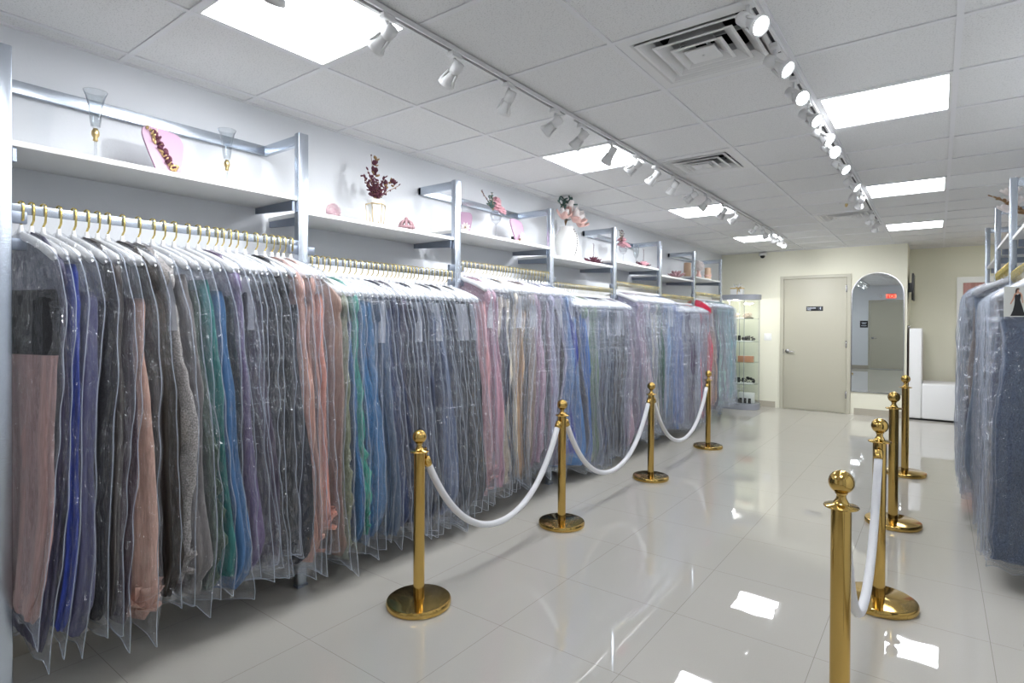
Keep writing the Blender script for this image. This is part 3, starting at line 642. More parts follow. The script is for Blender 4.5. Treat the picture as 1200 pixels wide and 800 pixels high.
# ------------------------------------------------------------------ right rack
RPX = .405; RPY = [.16+1.25*k-.0 for k in range(7)]     # .16 1.41 2.66 3.91 5.16 6.41 7.66
rr = ['nearest right rack frame beside the viewer', 'right rack frame of two posts, second from the viewer', 'right rack frame whose near post fills the right edge', 'last single rack post standing beyond the right gowns']
rack_frame(RPX, RPY[0], RPY[1], XR, rr[0], sgn=-1); rack_frame(RPX, RPY[2], RPY[3], XR, rr[1], sgn=-1); rack_frame(RPX, RPY[4], RPY[5], XR, rr[2], sgn=-1); rack_frame(RPX, RPY[6], RPY[6], XR, rr[3], pair=False, sgn=-1)
for k in range(1, 6):
    y0, y1 = RPY[k]+PW+.001, RPY[k+1]-PW-.001; hi = k % 2 == 0; zt = 2.083 if hi else 2.018
    t = thing('wall_shelf', f'white shelf over the right hand gowns, {ORD[k-1]} from the viewer', 'shelf', (XR, y0, zt), 'white shelves over the right rail')
    b = MB(); b.box(-(XR-RPX)-.005, -.001, 0, y1-y0, -.022, 0, bev=.0015); b.build('board', M['shelf'], t)
    for yy in (.012, y1-y0-.012):
        b = MB(); b.box(-.36, -.001, yy-.006, yy+.006, -.07, -.0225); b.build('shelf_bracket', M['alu_d'], t)
    if k > 4: continue
    zr = 1.850 if hi else 1.770
    t = MB(); t.box(-.005, .005, 0, y1-y0, -.036, 0, bev=.001); o = t.build('hanging_rail', M['alu']); o.location = (RPX, y0, zr)
    tag(o, f'flat metal rail of the right hand rack, {ORD[k-1]} from the viewer', 'rail', 'flat hanging rails of the right rack')
RC = {1: [('charcoal', '#33343a'), ('slate', '#4a4f5c'), ('black', '#1a1b20')], 2: [('charcoal', '#45464c'), ('slate blue', '#48526a'), ('dark taupe', '#57504e'), ('smoke grey', '#55575f')],
      3: [('smoke grey', '#5a5c64'), ('blue grey', '#535e72'), ('warm grey', '#6a6462'), ('slate', '#465064')], 4: [('taupe', '#8e8074'), ('pale grey', '#8a8c94'), ('grey blue', '#6a7688'), ('beige', '#a8937c'), ('navy', '#1c2a48')]}
for k in (2, 3, 4):
    ya, yb = RPY[k]+PW+.012, RPY[k+1]-PW-.008
    cnt = 22; w = rng.uniform(.6, 1.4, cnt); ed = ya+np.concatenate([[0], np.cumsum(w)/w.sum()])*(yb-ya)
    w = w*np.exp(rng.normal(0, .5, cnt)); ed2 = ya+np.concatenate([[0], np.cumsum(w)/w.sum()])*(yb-ya)
    W = warp_fn(RPY[k], RPY[k+1], 9, -.14); zr = 1.850 if k % 2 == 0 else 1.770
    for i in range(cnt):
        y0, y1 = (ed[i]+.0012, ed2[i]+.0012), (ed[i+1]-.0012, ed2[i+1]-.0012)
        if k == 2 and i > 3: continue
        name, col = RC[k][rng.randint(len(RC[k]))]
        kind = 'smooth' if rng.rand() < .75 else 'lace'; opt = gown_opt(zr, kind, i); opt['insert'] = False
        if k == 2: opt['sx'] = .5
        if k == 3: opt['sx'] = .74
        g = make_gown(RPX, zr, y0, y1, -1, W, name, col, kind, opt)
        tag(g, f'{name} bagged gown on the right hand rack, {ORD[i]} in {["","","the nearest","the middle","the farthest"][k]} bay', 'gown', 'bagged gowns on the right rack'); NG += 1

# ------------------------------------------------------------------ stanchions and ropes
def stanchion():
    t = thing('stanchion', 'x', 'stanchion')
    b = MB(); b.lathe([(.150, 0), (.160, .003), (.162, .008), (.162, .024), (.158, .031), (.150, .034), (.04, .0345), (.034, .036), (.001, .036)], n=56); autosmooth(b.build('base', M['gold'], t), 30)
    b = MB(); b.lathe([(.028, .036), (.028, .765)], n=32); autosmooth(b.build('pole', M['gold'], t))
    b = MB(); b.lathe([(.028, .765), (.047, .768), (.049, .771), (.047, .774), (.024, .778), (.020, .786), (.014, .796), (.013, .806), (.018, .812)], n=32)
    b.build('collar', M['gold'], t)
    b = MB(); b.ball((0, 0, .845), .036, n=28); b.build('finial_ball', M['gold'], t)
    return t
ps = stanchion()
LS = [(-2.080, 2.005), (-2.107, 3.405), (-2.09, 4.915), (-2.096, 6.55)]
RS = [(-.248, 2.13), (-.232, 3.43), (-.245, 4.85), (-.24, 6.53)]
wl = ['nearest left', 'second left', 'third left', 'farthest left']; wr = ['nearest right', 'second right', 'third right', 'farthest right']
for i, (x, y) in enumerate(LS+RS):
    o = ps if i == 0 else copy_tree(ps); o.location = (x, y, 0); o.rotation_euler.z = .3*i; o.scale = (1.07,)*3 if i > 3 else (1, 1, 1)
    tag(o, f'brass post with ball top, {(wl+wr)[i]} of the two rows on the tiled floor', 'stanchion', 'brass rope stanchions')
def rope(a, b_, sag, lab, z0=.770):
    a = Vector((*a, 0)); c = Vector((*b_, 0)); d = (c-a).normalized(); p0 = a+d*.052; p1 = c-d*.052
    t = thing('barrier_rope', lab, 'rope', (p0.x, p0.y, 0), 'white barrier ropes')
    pts = []; L = (p1-p0).length; n = 44; off = .012
    for i in range(n+1):
        s_ = i/n; q = (s_-.5)*2; zz = (z0-.075) - sag*(math.cosh(1.9*1)-math.cosh(1.9*q))/(math.cosh(1.9)-1)
        pts.append((d.x*(off+(L-2*off)*s_), d.y*(off+(L-2*off)*s_), zz))
    MB().tube(pts, .0185, 14).build('sleeve', M['rope'], t)
    for e, sg, pp in ((0, 1, pts), (L, -1, pts[::-1])):
        v0 = Vector(pp[0]); v1 = (Vector(pp[0])-Vector(pp[1])).normalized(); k = MB()
        k.tube([v0-v1*.004, v0+v1*.012, v0+v1*.040, v0+v1*.046], [.0205, .0215, .0205, .012], 16); ferr = k.build('end_ferrule', M['gold'], t)
        k = MB(); hp = Vector((d.x*(e-sg*.006), d.y*(e-sg*.006), z0+.006)); q0 = v0+v1*.044
        k.tube([q0, q0.lerp(hp, .5)+Vector((d.x, d.y, 0))*sg*.006, hp+Vector((0, 0, .008)), hp-Vector((d.x, d.y, 0))*sg*.010+Vector((0, 0, .004)), hp-Vector((d.x, d.y, 0))*sg*.012-Vector((0, 0, .006))], .0045, 8); k.build('snap_hook', M['gold'], ferr)
rope(LS[0], LS[1], .47, 'white rope sagging between the two nearest left brass posts')
rope(LS[1], LS[2], .47, 'white rope between the second and third left brass posts')
rope(LS[2], LS[3], .47, 'white rope between the third and farthest left brass posts')
rope(RS[0], RS[1], .50, 'white rope hanging between the two nearest right brass posts', .825)

# ------------------------------------------------------------------ back wall
X0d, X1d, ZD = -2.075, -1.155, 2.165
b = MB(); fz = .05
b.box(X0d-.055, X0d, YB-.03, YB-.0005, 0, ZD+.05); b.box(X1d, X1d+.055, YB-.03, YB-.0005, 0, ZD+.05); b.box(X0d, X1d, YB-.03, YB-.0005, ZD, ZD+.05)
struct('trim_1', b, M['door'])
b = MB(); b.box(X0d+.004, X1d-.004, YB-.016, YB-.001, .012, ZD-.004, bev=.001); d = tag(b.build('door_1', M['door']), kind='structure')
def lever(parent, x, y, z, s_, dy):
    b = MB(); b.lathe([(.033, 0), (.033, .012), (.026, .016), (.012, .018), (.012, .05)], n=24); b.xf(Matrix.Translation((x, y, z)) @ Matrix.Rotation(PI/2*dy, 4, 'X'))
    yy = y-dy*.05; b.tube([(x, yy, z), (x+s_*.03, yy-dy*.004, z), (x+s_*.07, yy-dy*.004, z-.004), (x+s_*.115, yy, z-.012)], [.011, .010, .009, .007], 10)
    b.build('lever_handle', M['steel'], parent)
lever(d, -2.015, YB-.016, .965, 1, 1)
for z in (.30, 1.10, 1.98):
    b = MB(); b.box(X1d-.016, X1d+.006, YB-.036, YB-.0165, z-.055, z+.055); b.lathe([(.008, z-.058), (.008, z+.058)], X1d-.004, YB-.036, 10); b.build('hinge', M['steel'], d)
b = MB(); b.box(X0d-.001, X0d+.006, YB-.034, YB-.016, .92, 1.0); b.build('strike_plate', M['steel'], d)
# door sign
def text(s_, size, x, y, z, mat, parent, rot=(PI/2, 0, 0), name='lettering', align='LEFT'):
    cu = bpy.data.curves.new('t', 'FONT'); cu.body = s_; cu.size = size; cu.align_x = align; cu.extrude = .0004; cu.offset = .0006
    o = bpy.data.objects.new('t', cu); C.objects.link(o); bpy.context.view_layer.update()
    me = bpy.data.meshes.new_from_object(o.evaluated_get(bpy.context.evaluated_depsgraph_get())); bpy.data.objects.remove(o)
    me.transform(Matrix.Translation((x, y, z)) @ Matrix.Rotation(rot[2], 4, 'Z') @ Matrix.Rotation(rot[0], 4, 'X')); me.materials.clear(); me.materials.append(mat)
    q = bpy.data.objects.new(name, me); C.objects.link(q); q.parent = parent; return q
sgn_ = thing('door_sign', 'black sign with white lettering on the closed greige door', 'sign', (-1.735, YB-.016, 1.632))
MB().box(0, .245, -.005, -.0005, 0, .075, bev=.002).build('plate', M['black'], sgn_)
text('Employees', .030, .010, -.0055, .040, M['signwhite'], sgn_); text('Only', .030, .010, -.0055, .012, M['signwhite'], sgn_)
b = MB(); b.box(.172, .236, -.0062, -.0052, .008, .067); b.build('pictogram_panel', pmat('sign_panel', (.20, .21, .24), .4), sgn_)
b = MB(); b.ball((.209, -.007, .055), .006, n=10, sc_=(1, .2, 1)); b.box(.205, .2135, -.0075, -.0064, .022, .048); b.box(.199, .206, -.0075, -.0064, .033, .046); b.build('pictogram', M['signwhite'], sgn_)
# light switch
t = thing('light_switch', 'white two gang light switch plate between display case and door', 'light switch', (-2.325, YB, 1.195))
MB().box(-.06, .06, -.008, -.0005, -.06, .06, bev=.003).build('cover_plate', M['white'], t)
for x in (-.024, .024): MB().box(x-.015, x+.015, -.012, -.0085, -.033, .033, bev=.002).build('rocker', M['white'], t)
# arched mirror
t = thing('arched_mirror', 'tall arched wall mirror in a thin silver rim right of the door', 'mirror', (-.75, YB, .36))
w, H = .34, 1.85
arc = [(-w, 0), (w, 0)]+[(w*math.cos(a), H-w+w*math.sin(a)) for a in np.linspace(0, PI, 33)]
def arch(sc_, y0, y1, mi=0):
    pr = [(x*(w+sc_)/w, (z if z > .01 else -sc_)+(sc_*.9 if z > H-w else 0)) for x, z in arc]; n = len(pr)
    return MB().add([(x, y0, z) for x, z in pr]+[(x, y1, z) for x, z in pr], [tuple(range(n)), tuple(range(2*n-1, n-1, -1))]+[(i, i+n, (i+1) % n+n, (i+1) % n) for i in range(n)])
arch(-.006, -.012, -.003).build('glass', M['mirror'], t)
n = len(arc); pr0 = [(x*(w-.006)/w, z if z > .01 else .006) for x, z in arc]; pr1 = [(x*(w+.006)/w, (z if z > .01 else -.006)+(.006 if z > H-w+.01 else 0)) for x, z in arc]
v = [(x, -.018, z) for x, z in pr0]+[(x, -.018, z) for x, z in pr1]+[(x, -.0005, z) for x, z in pr0]+[(x, -.0005, z) for x, z in pr1]; f = []
for i in range(n): j = (i+1) % n; f += [(i, j, n+j, n+i), (n+i, n+j, 3*n+j, 3*n+i), (j, i, 2*n+i, 2*n+j), (2*n+j, 2*n+i, 3*n+i, 3*n+j)]
MB().add(v, f).build('rim', M['steel'], t)
# CCTV dome
t = thing('security_camera', 'small white dome security camera on the back wall under the ceiling', 'camera', (-2.40, YB, 2.60))
b = MB(); b.box(-.055, .055, -.05, -.0005, -.02, .035, bev=.01); b.lathe([(.058, .02), (.058, -.01), (.052, -.022)], 0, -.075, 24); b.build('housing', M['fixture'], t)
MB().ball((0, -.085, -.03), .038, n=18).build('lens_ball', M['black'], t)
# TV edge on, in the alcove side wall
t = thing('wall_television', 'thin black television seen edge on, on the alcove side wall', 'television', (XC, 10.66, 1.99))
MB().box(.05, .075, -.20, .42, -.20, .20, bev=.004).build('screen_panel', M['black'], t)
MB().box(.0005, .0495, .02, .14, -.07, .07).build('wall_mount', M['black'], t)
# narrow dark brown upright strip + small chrome knob beside bench
t = thing('brown_panel', 'narrow dark brown upright strip at the alcove corner beside the bench', 'board', (XC, YB+.0, 0))
MB().box(.013, .026, .03, .20, .0, 1.36).build('board', M['brown'], t)
MB().ball((.02, .05, 1.385), .022, n=12).build('chrome_knob', M['steel'], t)
# bench
t = thing('upholstered_bench', 'white upholstered L shaped bench with tall arm in the alcove', 'bench', (XC+.03, YB-.02, 0))
b = MB(); b.box(.0, .155, 0, .72, .025, 1.36, bev=.018); b.build('tall_arm', M['uphol'], t)
b = MB(); b.box(.157, 1.10, 0, .72, .025, .54, bev=.018); b.build('seat', M['uphol'], t)
b = MB(); b.box(.01, 1.09, .01, .71, 0, .024); b.build('plinth', M['black'], t)
# curtained doorway
b = MB(); yy = YA-.03; xa, xb, zt = .232, 1.25, 2.16
b.box(xa, xa+.075, yy, YA-.0005, 0, zt); b.box(xa+.075, xb, yy, YA-.0005, zt-.09, zt); b.box(xb, xb+.075, yy, YA-.0005, 0, zt); struct('trim_2', b, M['white'])
n = 60; v = []; f = []
for i in range(n+1):
    x = xa+.078+(xb-xa-.08)*i/n; y = YA-.016+.010*math.sin(i*1.25)+.003*math.sin(i*.5)
    for z in (.03, 1.0, zt-.092): v.append((x, y, z))
for i in range(n):
    for j in range(2): a = i*3+j; f.append((a, a+3, a+4, a+1))
o = MB().add(v, f, 0, True).build('pink_curtain', M['curtain']); tag(o, 'dusty pink pleated curtain inside the white framed opening', 'curtain')

# ------------------------------------------------------------------ wall behind the viewer (seen in the mirror)
xa, xb = -1.73, -.82
b = MB(); b.box(xa-.05, xa, YF+.0005, YF+.03, 0, 2.18); b.box(xb, xb+.05, YF+.0005, YF+.03, 0, 2.18); b.box(xa, xb, YF+.0005, YF+.03, 2.13, 2.18); struct('trim_3', b, M['door'])
b = MB(); b.box(xa+.004, xb-.004, YF+.001, YF+.016, .012, 2.126); d2 = tag(b.build('door_2', M['door']), kind='structure'); lever(d2, xa+.07, YF+.016, .98, 1, -1)
b = MB(); b.box(XL, xa-.051, YF, YF+.012, 0, .1); b.box(xb+.051, XR-.012, YF, YF+.012, 0, .1); struct('baseboard_front', b, M['base'])
t = thing('exit_sign', 'lit red EXIT sign above the door reflected in the mirror', 'exit sign', (-1.18, YF, 2.30))
MB().box(-.15, .15, .0005, .04, -.09, .09, bev=.004).build('housing', M['fixture'], t)
MB().box(-.13, .13, .0402, .044, -.07, .07).build('face', pmat('exit_face', (.5, .04, .03), .4, emis=(.9, .10, .07), es=.9), t)
text('EXIT', .14, 0, .0445, -.05, M['red'], t, rot=(PI/2, 0, PI), align='CENTER')
for x in (-.27, .27):
    b = MB(); b.box(x-.03, x+.03, .0005, .03, -.03, .03); b.lathe([(.04, 0), (.045, .04), (.03, .05)], n=16); 
    k = len(b.v)-48
    b.xf(Matrix.Translation((x, .03, 0)) @ Matrix.Rotation(-PI/2, 4, 'X'), k); b.build('emergency_lamp', M['fixture'], t)
t = thing('wall_plaque', 'small black plaque on the wall seen in the arched mirror', 'sign', (-1.90, YF, 1.42))
MB().box(-.11, .11, .0005, .006, -.11, .11).build('plate', M['black'], t)
b = MB()
for k, (w_, z) in enumerate(((.14, .045), (.10, .015), (.14, -.05))): b.box(-w_/2, w_/2, .0062, .0072, z-.008, z+.008)
b.build('raised_marks', M['signwhite'], t)

# ------------------------------------------------------------------ display case
cx_, cy_, hx, hy = -2.74, 9.985, .385, .235
def oval(ax, ay, n=64):
    pts = []
    for k in range(n):
        a = 2*PI*k/n; c, s_ = math.cos(a), math.sin(a); pts.append((ax*math.copysign(abs(c)**.6, c), ay*math.copysign(abs(s_)**.85, s_)))
    return pts
def slab(ax, ay, z0, z1, bev=.004):
    n = 64; b = MB(); v = []; pr = [(ax-bev, ay-bev, z0), (ax, ay, z0+bev), (ax, ay, z1-bev), (ax-bev, ay-bev, z1)]
    for a, c, z in pr: v += [(x, y, z) for x, y in oval(a, c)]
    f = [(i*n+k, i*n+(k+1) % n, (i+1)*n+(k+1) % n, (i+1)*n+k) for i in range(3) for k in range(n)]
    f += [tuple(range(n))[::-1], tuple(3*n+k for k in range(n))]; b.add(v, f); return b
t = thing('display_case', 'tall oval glass display case with grey base and top by the back wall', 'display case', (cx_, cy_, 0))
autosmooth(slab(hx, hy, 0, .10).build('base', M['case'], t)); autosmooth(slab(hx+.01, hy+.01, 1.815, 1.90).build('top', M['case'], t))
shz = [.42, .78, 1.12, 1.50]
for z in shz: autosmooth(slab(hx-.02, hy-.02, z-.008, z, .001).build('glass_shelf', M['caseglass'], t))
ov = oval(hx-.008, hy-.008, 96); seg = [(0, 24), (24, 48), (48, 72), (72, 96)]
for a, c in seg:
    b = MB(); ids = [k % 96 for k in range(a, c+1)]
    v = [(ov[k][0], ov[k][1], z) for z in (.1, 1.815) for k in ids]; m_ = len(ids)
    b.add(v, [(i, i+1, m_+i+1, m_+i) for i in range(m_-1)], 0, True); b.build('curved_glass', M['caseglass'], t)
for x, y in ((hx-.012, 0), (-hx+.012, 0), (.0, hy-.012), (.19, -hy+.022), (-.05, -hy+.012)):
    b = MB(); b.box(x-.0035, x+.0035, y-.0035, y+.0035, .1, 1.815); b.build('upright', M['case'], t)
b = MB(); b.tube([(-.2, -hy-.004, .345), (0, -hy-.02, .335), (.2, -hy-.004, .345)], .004, 6); b.build('pull_bar', M['steel'], t)
for x in (-.1, .05): 
    b = MB(); b.lathe([(.022, 1.808), (.022, 1.8145)], x, -.05, 16); b.build('downlight', M['small_led'], t)
L = bpy.data.lights.new('case_beam', 'POINT'); L.energy = 5; L.color = (1, .95, .88); L.shadow_soft_size = .02; lo = bpy.data.objects.new('case_beam', L); C.objects.link(lo); lo.parent = t; lo.location = (0, -.05, 1.77)
def case_item(name, lab, cat, x, y, z, grp=None): return thing(name, lab, cat, (cx_+x, cy_+y, z), grp)
# tiara / jewellery trays
def hairpiece(x, y, z, w_, h_, mat, lab, n=26):
    t = case_item('hair_comb', lab, 'hair ornament', x, y, z+.001, 'hair ornaments in the display case'); b = MB(); b.tube([(-w_/2, 0, .006), (0, -.012, .006), (w_/2, 0, .006)], .004, 6)
    for k in range(n):
        s_ = rng.uniform(-1, 1); b.ball((s_*w_/2, rng.uniform(-.02, .02), .014+rng.rand()*h_*(1-s_*s_*.5)), rng.uniform(.008, .015), n=7)
    b.build('band', mat, t)
def shoe_card(x, y, z, lab, col):
    t = case_item('earring_card', lab, 'earring card', x, y, z+.001, 'earring cards in the display case')
    MB().box(-.022, .022, -.002, .002, 0, .085).build('card', M[col], t)
    b = MB(); b.tube([(-.012, -.004, .07), (.012, -.004, .045), (-.006, -.004, .02), (.006, -.004, .008)], .005, 6); b.build('earring', M['grey_orn'], t)
MBt = lambda: MB()
def tray(x, y, z, w_, d_, h_, mat, name, lab, cat): 
    o = MB().box(-w_/2, w_/2, -d_/2, d_/2, 0, h_, bev=.004).build(name, mat); o.location = (cx_+x, cy_+y, z+.001); tag(o, lab, cat); return o
tray(.02, -.02, 1.50, .30, .14, .012, M['white'], 'display_tray', 'white tray on the top glass shelf of the case', 'tray')
hairpiece(-.02, -.06, 1.513, .16, .07, M['cream'], 'cream beaded hair comb on the top shelf of the case', 60)
hairpiece(.20, -.04, 1.50, .14, .09, M['cream'], 'pale beaded headpiece right of the comb, top shelf of case', 60)
tray(.24, -.12, 1.50, .14, .03, .014, M['black'], 'jewellery_bar', 'thin black bar at the front of the top case shelf', 'display bar')
tray(.02, -.02, 1.12, .52, .18, .014, M['white'], 'display_tray', 'white tray on the second glass shelf of the case', 'tray')
for i in range(4): shoe_card(-.10+.06*i, -.09, 1.135, f'{ORD[i]} earring card from the left on the second case shelf', 'black')
hairpiece(.22, -.06, 1.135, .20, .06, M['grey_orn'], 'silver beaded comb on the second case shelf', 60)
tray(-.10, -.06, .78, .16, .08, .10, M['tan'], 'gift_box', 'tan patterned box at the left of the third case shelf', 'box')
tray(.18, -.06, .78, .24, .08, .10, M['tan'], 'gift_box', 'wider tan patterned box on the third case shelf', 'box')
shoe_card(.02, -.11, .78, 'small dark earring card between the tan boxes', 'grey_orn')
tray(.02, -.02, .42, .56, .2, .014, M['white'], 'display_tray', 'white tray on the lowest glass shelf of the case', 'tray')
for i in range(4): shoe_card(-.10+.06*i, -.10, .435, f'{ORD[i]} earring card from the left on the lowest case shelf', 'black' if i % 2 else 'grey_orn')
hairpiece(.22, -.08, .435, .22, .08, M['black'], 'black beaded headpiece on the lowest case shelf', 60)
tray(.0, -.1, .10, .10, .06, .20, M['case'], 'display_block', 'grey block standing on the case base', 'block')
tray(.19, -.02, .10, .24, .10, .17, M['shelf'], 'display_block', 'wide white block standing on the case base', 'block')
hairpiece(.05, -.17, .10, .18, .08, M['grey_orn'], 'dark beaded comb lying on the case base', 60)
for i in range(3): shoe_card(.12+.07*i, -.13, .10, f'{ORD[i]} earring card from the left on the case base', 'black')
# tissue box on top
t = thing('gift_box', 'white gift box with gold ribbon and tissue on the display case', 'gift box', (cx_+.03, cy_-.04, 1.901))
MB().box(-.095, .095, -.07, .07, 0, .135, bev=.003).build('box', M['white'], t)
b = MB(); b.box(-.0965, .0965, -.0715, .0715, .098, .122); b.box(.012, .024, -.073, -.070, 0, .12); 
for s_ in (-1, 1): b.tube([(.04, -.076, .11), (.04+s_*.035, -.080, .135), (.04+s_*.045, -.080, .105), (.04, -.076, .11), (.04+s_*.02, -.078, .05)], .007, 6)
b.build('ribbon', M['gold_pale'], t)
b = MB()
for k in range(7): a = 2*PI*k/7; b.add([(0, 0, .13), (.05*math.cos(a), .04*math.sin(a), .136), (.09*math.cos(a+.4), .06*math.sin(a+.4), .19+.02*math.sin(k*2.1)), (.05*math.cos(a+.9), .04*math.sin(a+.9), .136)], [(0, 1, 2, 3)])
b.build('tissue', M['white'], t)

# ------------------------------------------------------------------ ornaments on the shelves
SZ = {k: (2.083 if HI[k] else 2.018)+.001 for k in range(7)}
def rose(b, c, r, mi=0, tilt=0):
    for lay, (k, pit, L_) in enumerate(((3, 1.5, .75), (4, 1.38, .85), (5, 1.18, .95), (6, .92, 1.0), (7, .62, 1.0))):
        for i in range(k): petal(b, (c[0], c[1], c[2]-r*.2+lay*-.05*r), 2*PI*i/k+lay*.7, pit, r*L_, r*1.05, -.25 if lay < 3 else -.45, mi, .22)
    b.ball((c[0], c[1], c[2]+r*.1), r*.42, mi, 10)
def sprig(b, p0, p1, k, s_, mi_l=0, mi_s=1, r=.0015):
    p0, p1 = Vector(p0), Vector(p1); mid = (p0+p1)/2+Vector((0, 0, .01)); pts = [p0, p0.lerp(mid, .6), mid, p1.lerp(mid, .4), p1]
    b.tube(pts, r, 5, mi_s)
    for i in range(k):
        c = p0.lerp(p1, .25+.75*i/max(1, k-1)); petal(b, c, rng.uniform(0, 2*PI), rng.uniform(-.3, 1.2), s_, s_*.75, .1, mi_l)
def flute(k, x, y, lab, sc_=1):
    t = thing('champagne_flute', lab, 'glass', (x, y, SZ[k]), 'clear glass flutes'); t.scale = (sc_,)*3; sc_ = 1.0
    b = MB(); b.lathe([(.034, 0), (.034, .002), (.008, .006), (.0045, .02), (.0045, .085*sc_)], n=24); b.build('stem', M['glass'], t)
    b = MB(); b.lathe([(.005, .085*sc_), (.009, .088*sc_), (.0065, .096*sc_), (.0125, .108*sc_), (.0125, .120*sc_), (.007, .132*sc_)], n=16); b.build('gold_knob', M['gold_pale'], t)
    z0 = .132*sc_
    b = MB(); b.lathe([(.004, z0), (.014, z0+.006), (.018, z0+.03), (.020, z0+.07), (.030, z0+.115), (.038, z0+.135), (.0385, z0+.136), (.036, z0+.134), (.028, z0+.113), (.018, z0+.07), (.016, z0+.03), (.012, z0+.010), (.001, z0+.008)], n=28, cap=False); b.build('bowl', M['glass'], t)
flute(0, -2.88, .877, 'taller clear flute with gold knob at the left on the near shelf', 1.16)
flute(0, -2.88, 1.437, 'clear flute with gold knob right of the purple plaque', 1.12)
def plaque(k, x, y, w_, h_, lab, kind, rot=.25):
    t = thing('resin_plaque', lab, 'plaque', (x, y, SZ[k]), 'resin shelf plaques'); t.rotation_euler = (0, 0, rot)
    out = [(-.16, 0), (.18, 0), (.34, .08), (.48, .55), (.50, .80), (.38, .95), (.18, .985), (-.12, 1.0), (-.42, .99), (-.52, .88), (-.50, .70), (-.30, .22)]
    # smooth closed outline
    P_ = [Vector((a*w_, c*h_)) for a, c in out]; sm = []
    for i in range(len(P_)):
        p0, p1, p2, p3 = P_[i-1], P_[i], P_[(i+1) % len(P_)], P_[(i+2) % len(P_)]
        for s_ in (0, .33, .66): sm.append(.5*((2*p1)+(-p0+p2)*s_+(2*p0-5*p1+4*p2-p3)*s_*s_+(-p0+3*p1-3*p2+p3)*s_**3))
    n = len(sm); th2 = .012; tl = .15
    F3 = lambda p, d_: (d_-p.y*tl, p.x, max(.0005, p.y+.0005))
    b = MB().add([F3(p, .0) for p in sm]+[F3(p, -th2) for p in sm], [tuple(range(n)), tuple(range(2*n-1, n-1, -1))]+[(i, n+i, n+(i+1) % n, (i+1) % n) for i in range(n)])
    b.build('slab', M['lilac'], t)
    MB().box(-.075, -.030, -.02, .02, .0005, h_*.35).build('easel', M['black'], t)
    b = MB()
    if kind == 'dark':
        for i in range(26): s_ = i/25; yy = w_*(-.25+.42*s_+rng.uniform(-.06, .06)); zz = h_*(.80-.68*s_)+rng.uniform(-.008, .008); petal(b, (.006-zz*tl, yy, zz), rng.uniform(-1, 1), rng.uniform(.2, 1.2), .026, .024, .2, 0)
        for i in range(26): s_ = i/25; yy = w_*(-.40+.62*s_+rng.uniform(-.05, .05)); zz = h_*(.90-.84*s_); zz = max(.012, zz); petal(b, (.005-zz*tl, yy, zz), rng.uniform(-1, 1), rng.uniform(.2, 1.4), .020, .014, .2, 1)
        for i in range(9): a = 2*PI*i/9; petal(b, (.008-.03*tl, w_*.16+.006*math.cos(a), max(.022, h_*.14)), a, .7, .034, .024, .2, 1)
        b.tube([(.004-h_*.75*tl, -w_*.2, h_*.75), (-h_*tl+.004, -w_*.16, h_*1.0), (-h_*tl, -w_*.22, h_*1.07)], .0018, 5, 1)
        b.build('flower_relief', [M['petal_d'], M['gold_pale']], t)
    else:
        cc = (.010-.03*tl, w_*.08, max(.030, h_*.28))
        for lay, (kk, pit, L_) in enumerate(((5, .9, .018), (8, .4, .026), (9, .1, .031))):
            for i in range(kk):
                o = len(b.v); petal(b, (0, 0, 0), 2*PI*i/kk+lay, pit, L_*h_/.13, .018, .1, 0); b.xf(Matrix.Translation(cc) @ Matrix.Rotation(PI/2, 4, 'Y'), o)
        for i in range(5): petal(b, (.006, w_*(-.2+.03*i), .02+.004*i), rng.uniform(-1, 1), .8, .014, .010, .1, 1)
        b.ball((cc[0]+.012, cc[1], cc[2]), .006, 1, 8); b.build('flower_relief', [M['petal_w'], M['gold']], t)
plaque(0, -2.86, 1.15, .175, .225, 'lilac shield shaped plaque with purple and gold flowers, near shelf', 'dark', .10)
# pink glass bowl ring
t = thing('glass_disc', 'round translucent pink glass swirl leaning on the second shelf', 'glass ornament', (-2.88, 2.07, SZ[1]))
b = MB()
for r, rr_, z in ((.047, .006, .053), (.030, .006, .045), (.016, .006, .040)):
    b.tube([(.0+.2*0, r*math.cos(a), max(rr_+.001, z+r*math.sin(a))) for a in np.linspace(0, 2*PI, 33)], rr_, 8)
b.build('rings', M['pinkglass'], t)
b = MB(); b.lathe([(.001, -.002), (.046, -.002), (.046, .002), (.001, .002)], n=32, cap=False); b.xf(Matrix.Translation((-.008, 0, .054)) @ Matrix.Rotation(PI/2, 4, 'Y')); b.build('disc', M['pinkglass'], t)
# geometric planter
t = thing('planter', 'white faceted planter in a gold frame with dried burgundy flowers', 'planter', (-2.88, 2.385, SZ[1])); t.scale = (1.25, 1.25, 1.5)
def prism(r0, z0, r1, z1, n=5, rot=0): return MB().lathe([(r0, z0), (r1, z1)], n=n)
b = MB(); b.lathe([(.005, .004), (.042, .098), (.044, .118), (.036, .118), (.034, .100)], n=6); o = b.build('pot', M['white'], t)
for p in o.data.polygons: p.use_smooth = False
b = MB()
for k in range(6):
    a = 2*PI*k/6; a2 = 2*PI*(k+1)/6; b.tube([(.050*math.cos(a), .050*math.sin(a), .098), (.050*math.cos(a2), .050*math.sin(a2), .098)], .002, 5)
    b.tube([(.050*math.cos(a), .050*math.sin(a), .098), (.040*math.cos(a), .040*math.sin(a), .002)], .002, 5); b.tube([(.040*math.cos(a), .040*math.sin(a), .002), (.040*math.cos(a2), .040*math.sin(a2), .002)], .002, 5)
b.build('gold_frame', M['gold_pale'], t)
b = MB()
for i in range(13): a = 2*PI*i/13; R_ = rng.uniform(.03, .07); sprig(b, (0, 0, .11), (R_*math.cos(a), R_*math.sin(a), rng.uniform(.15, .22)), 9, .020)
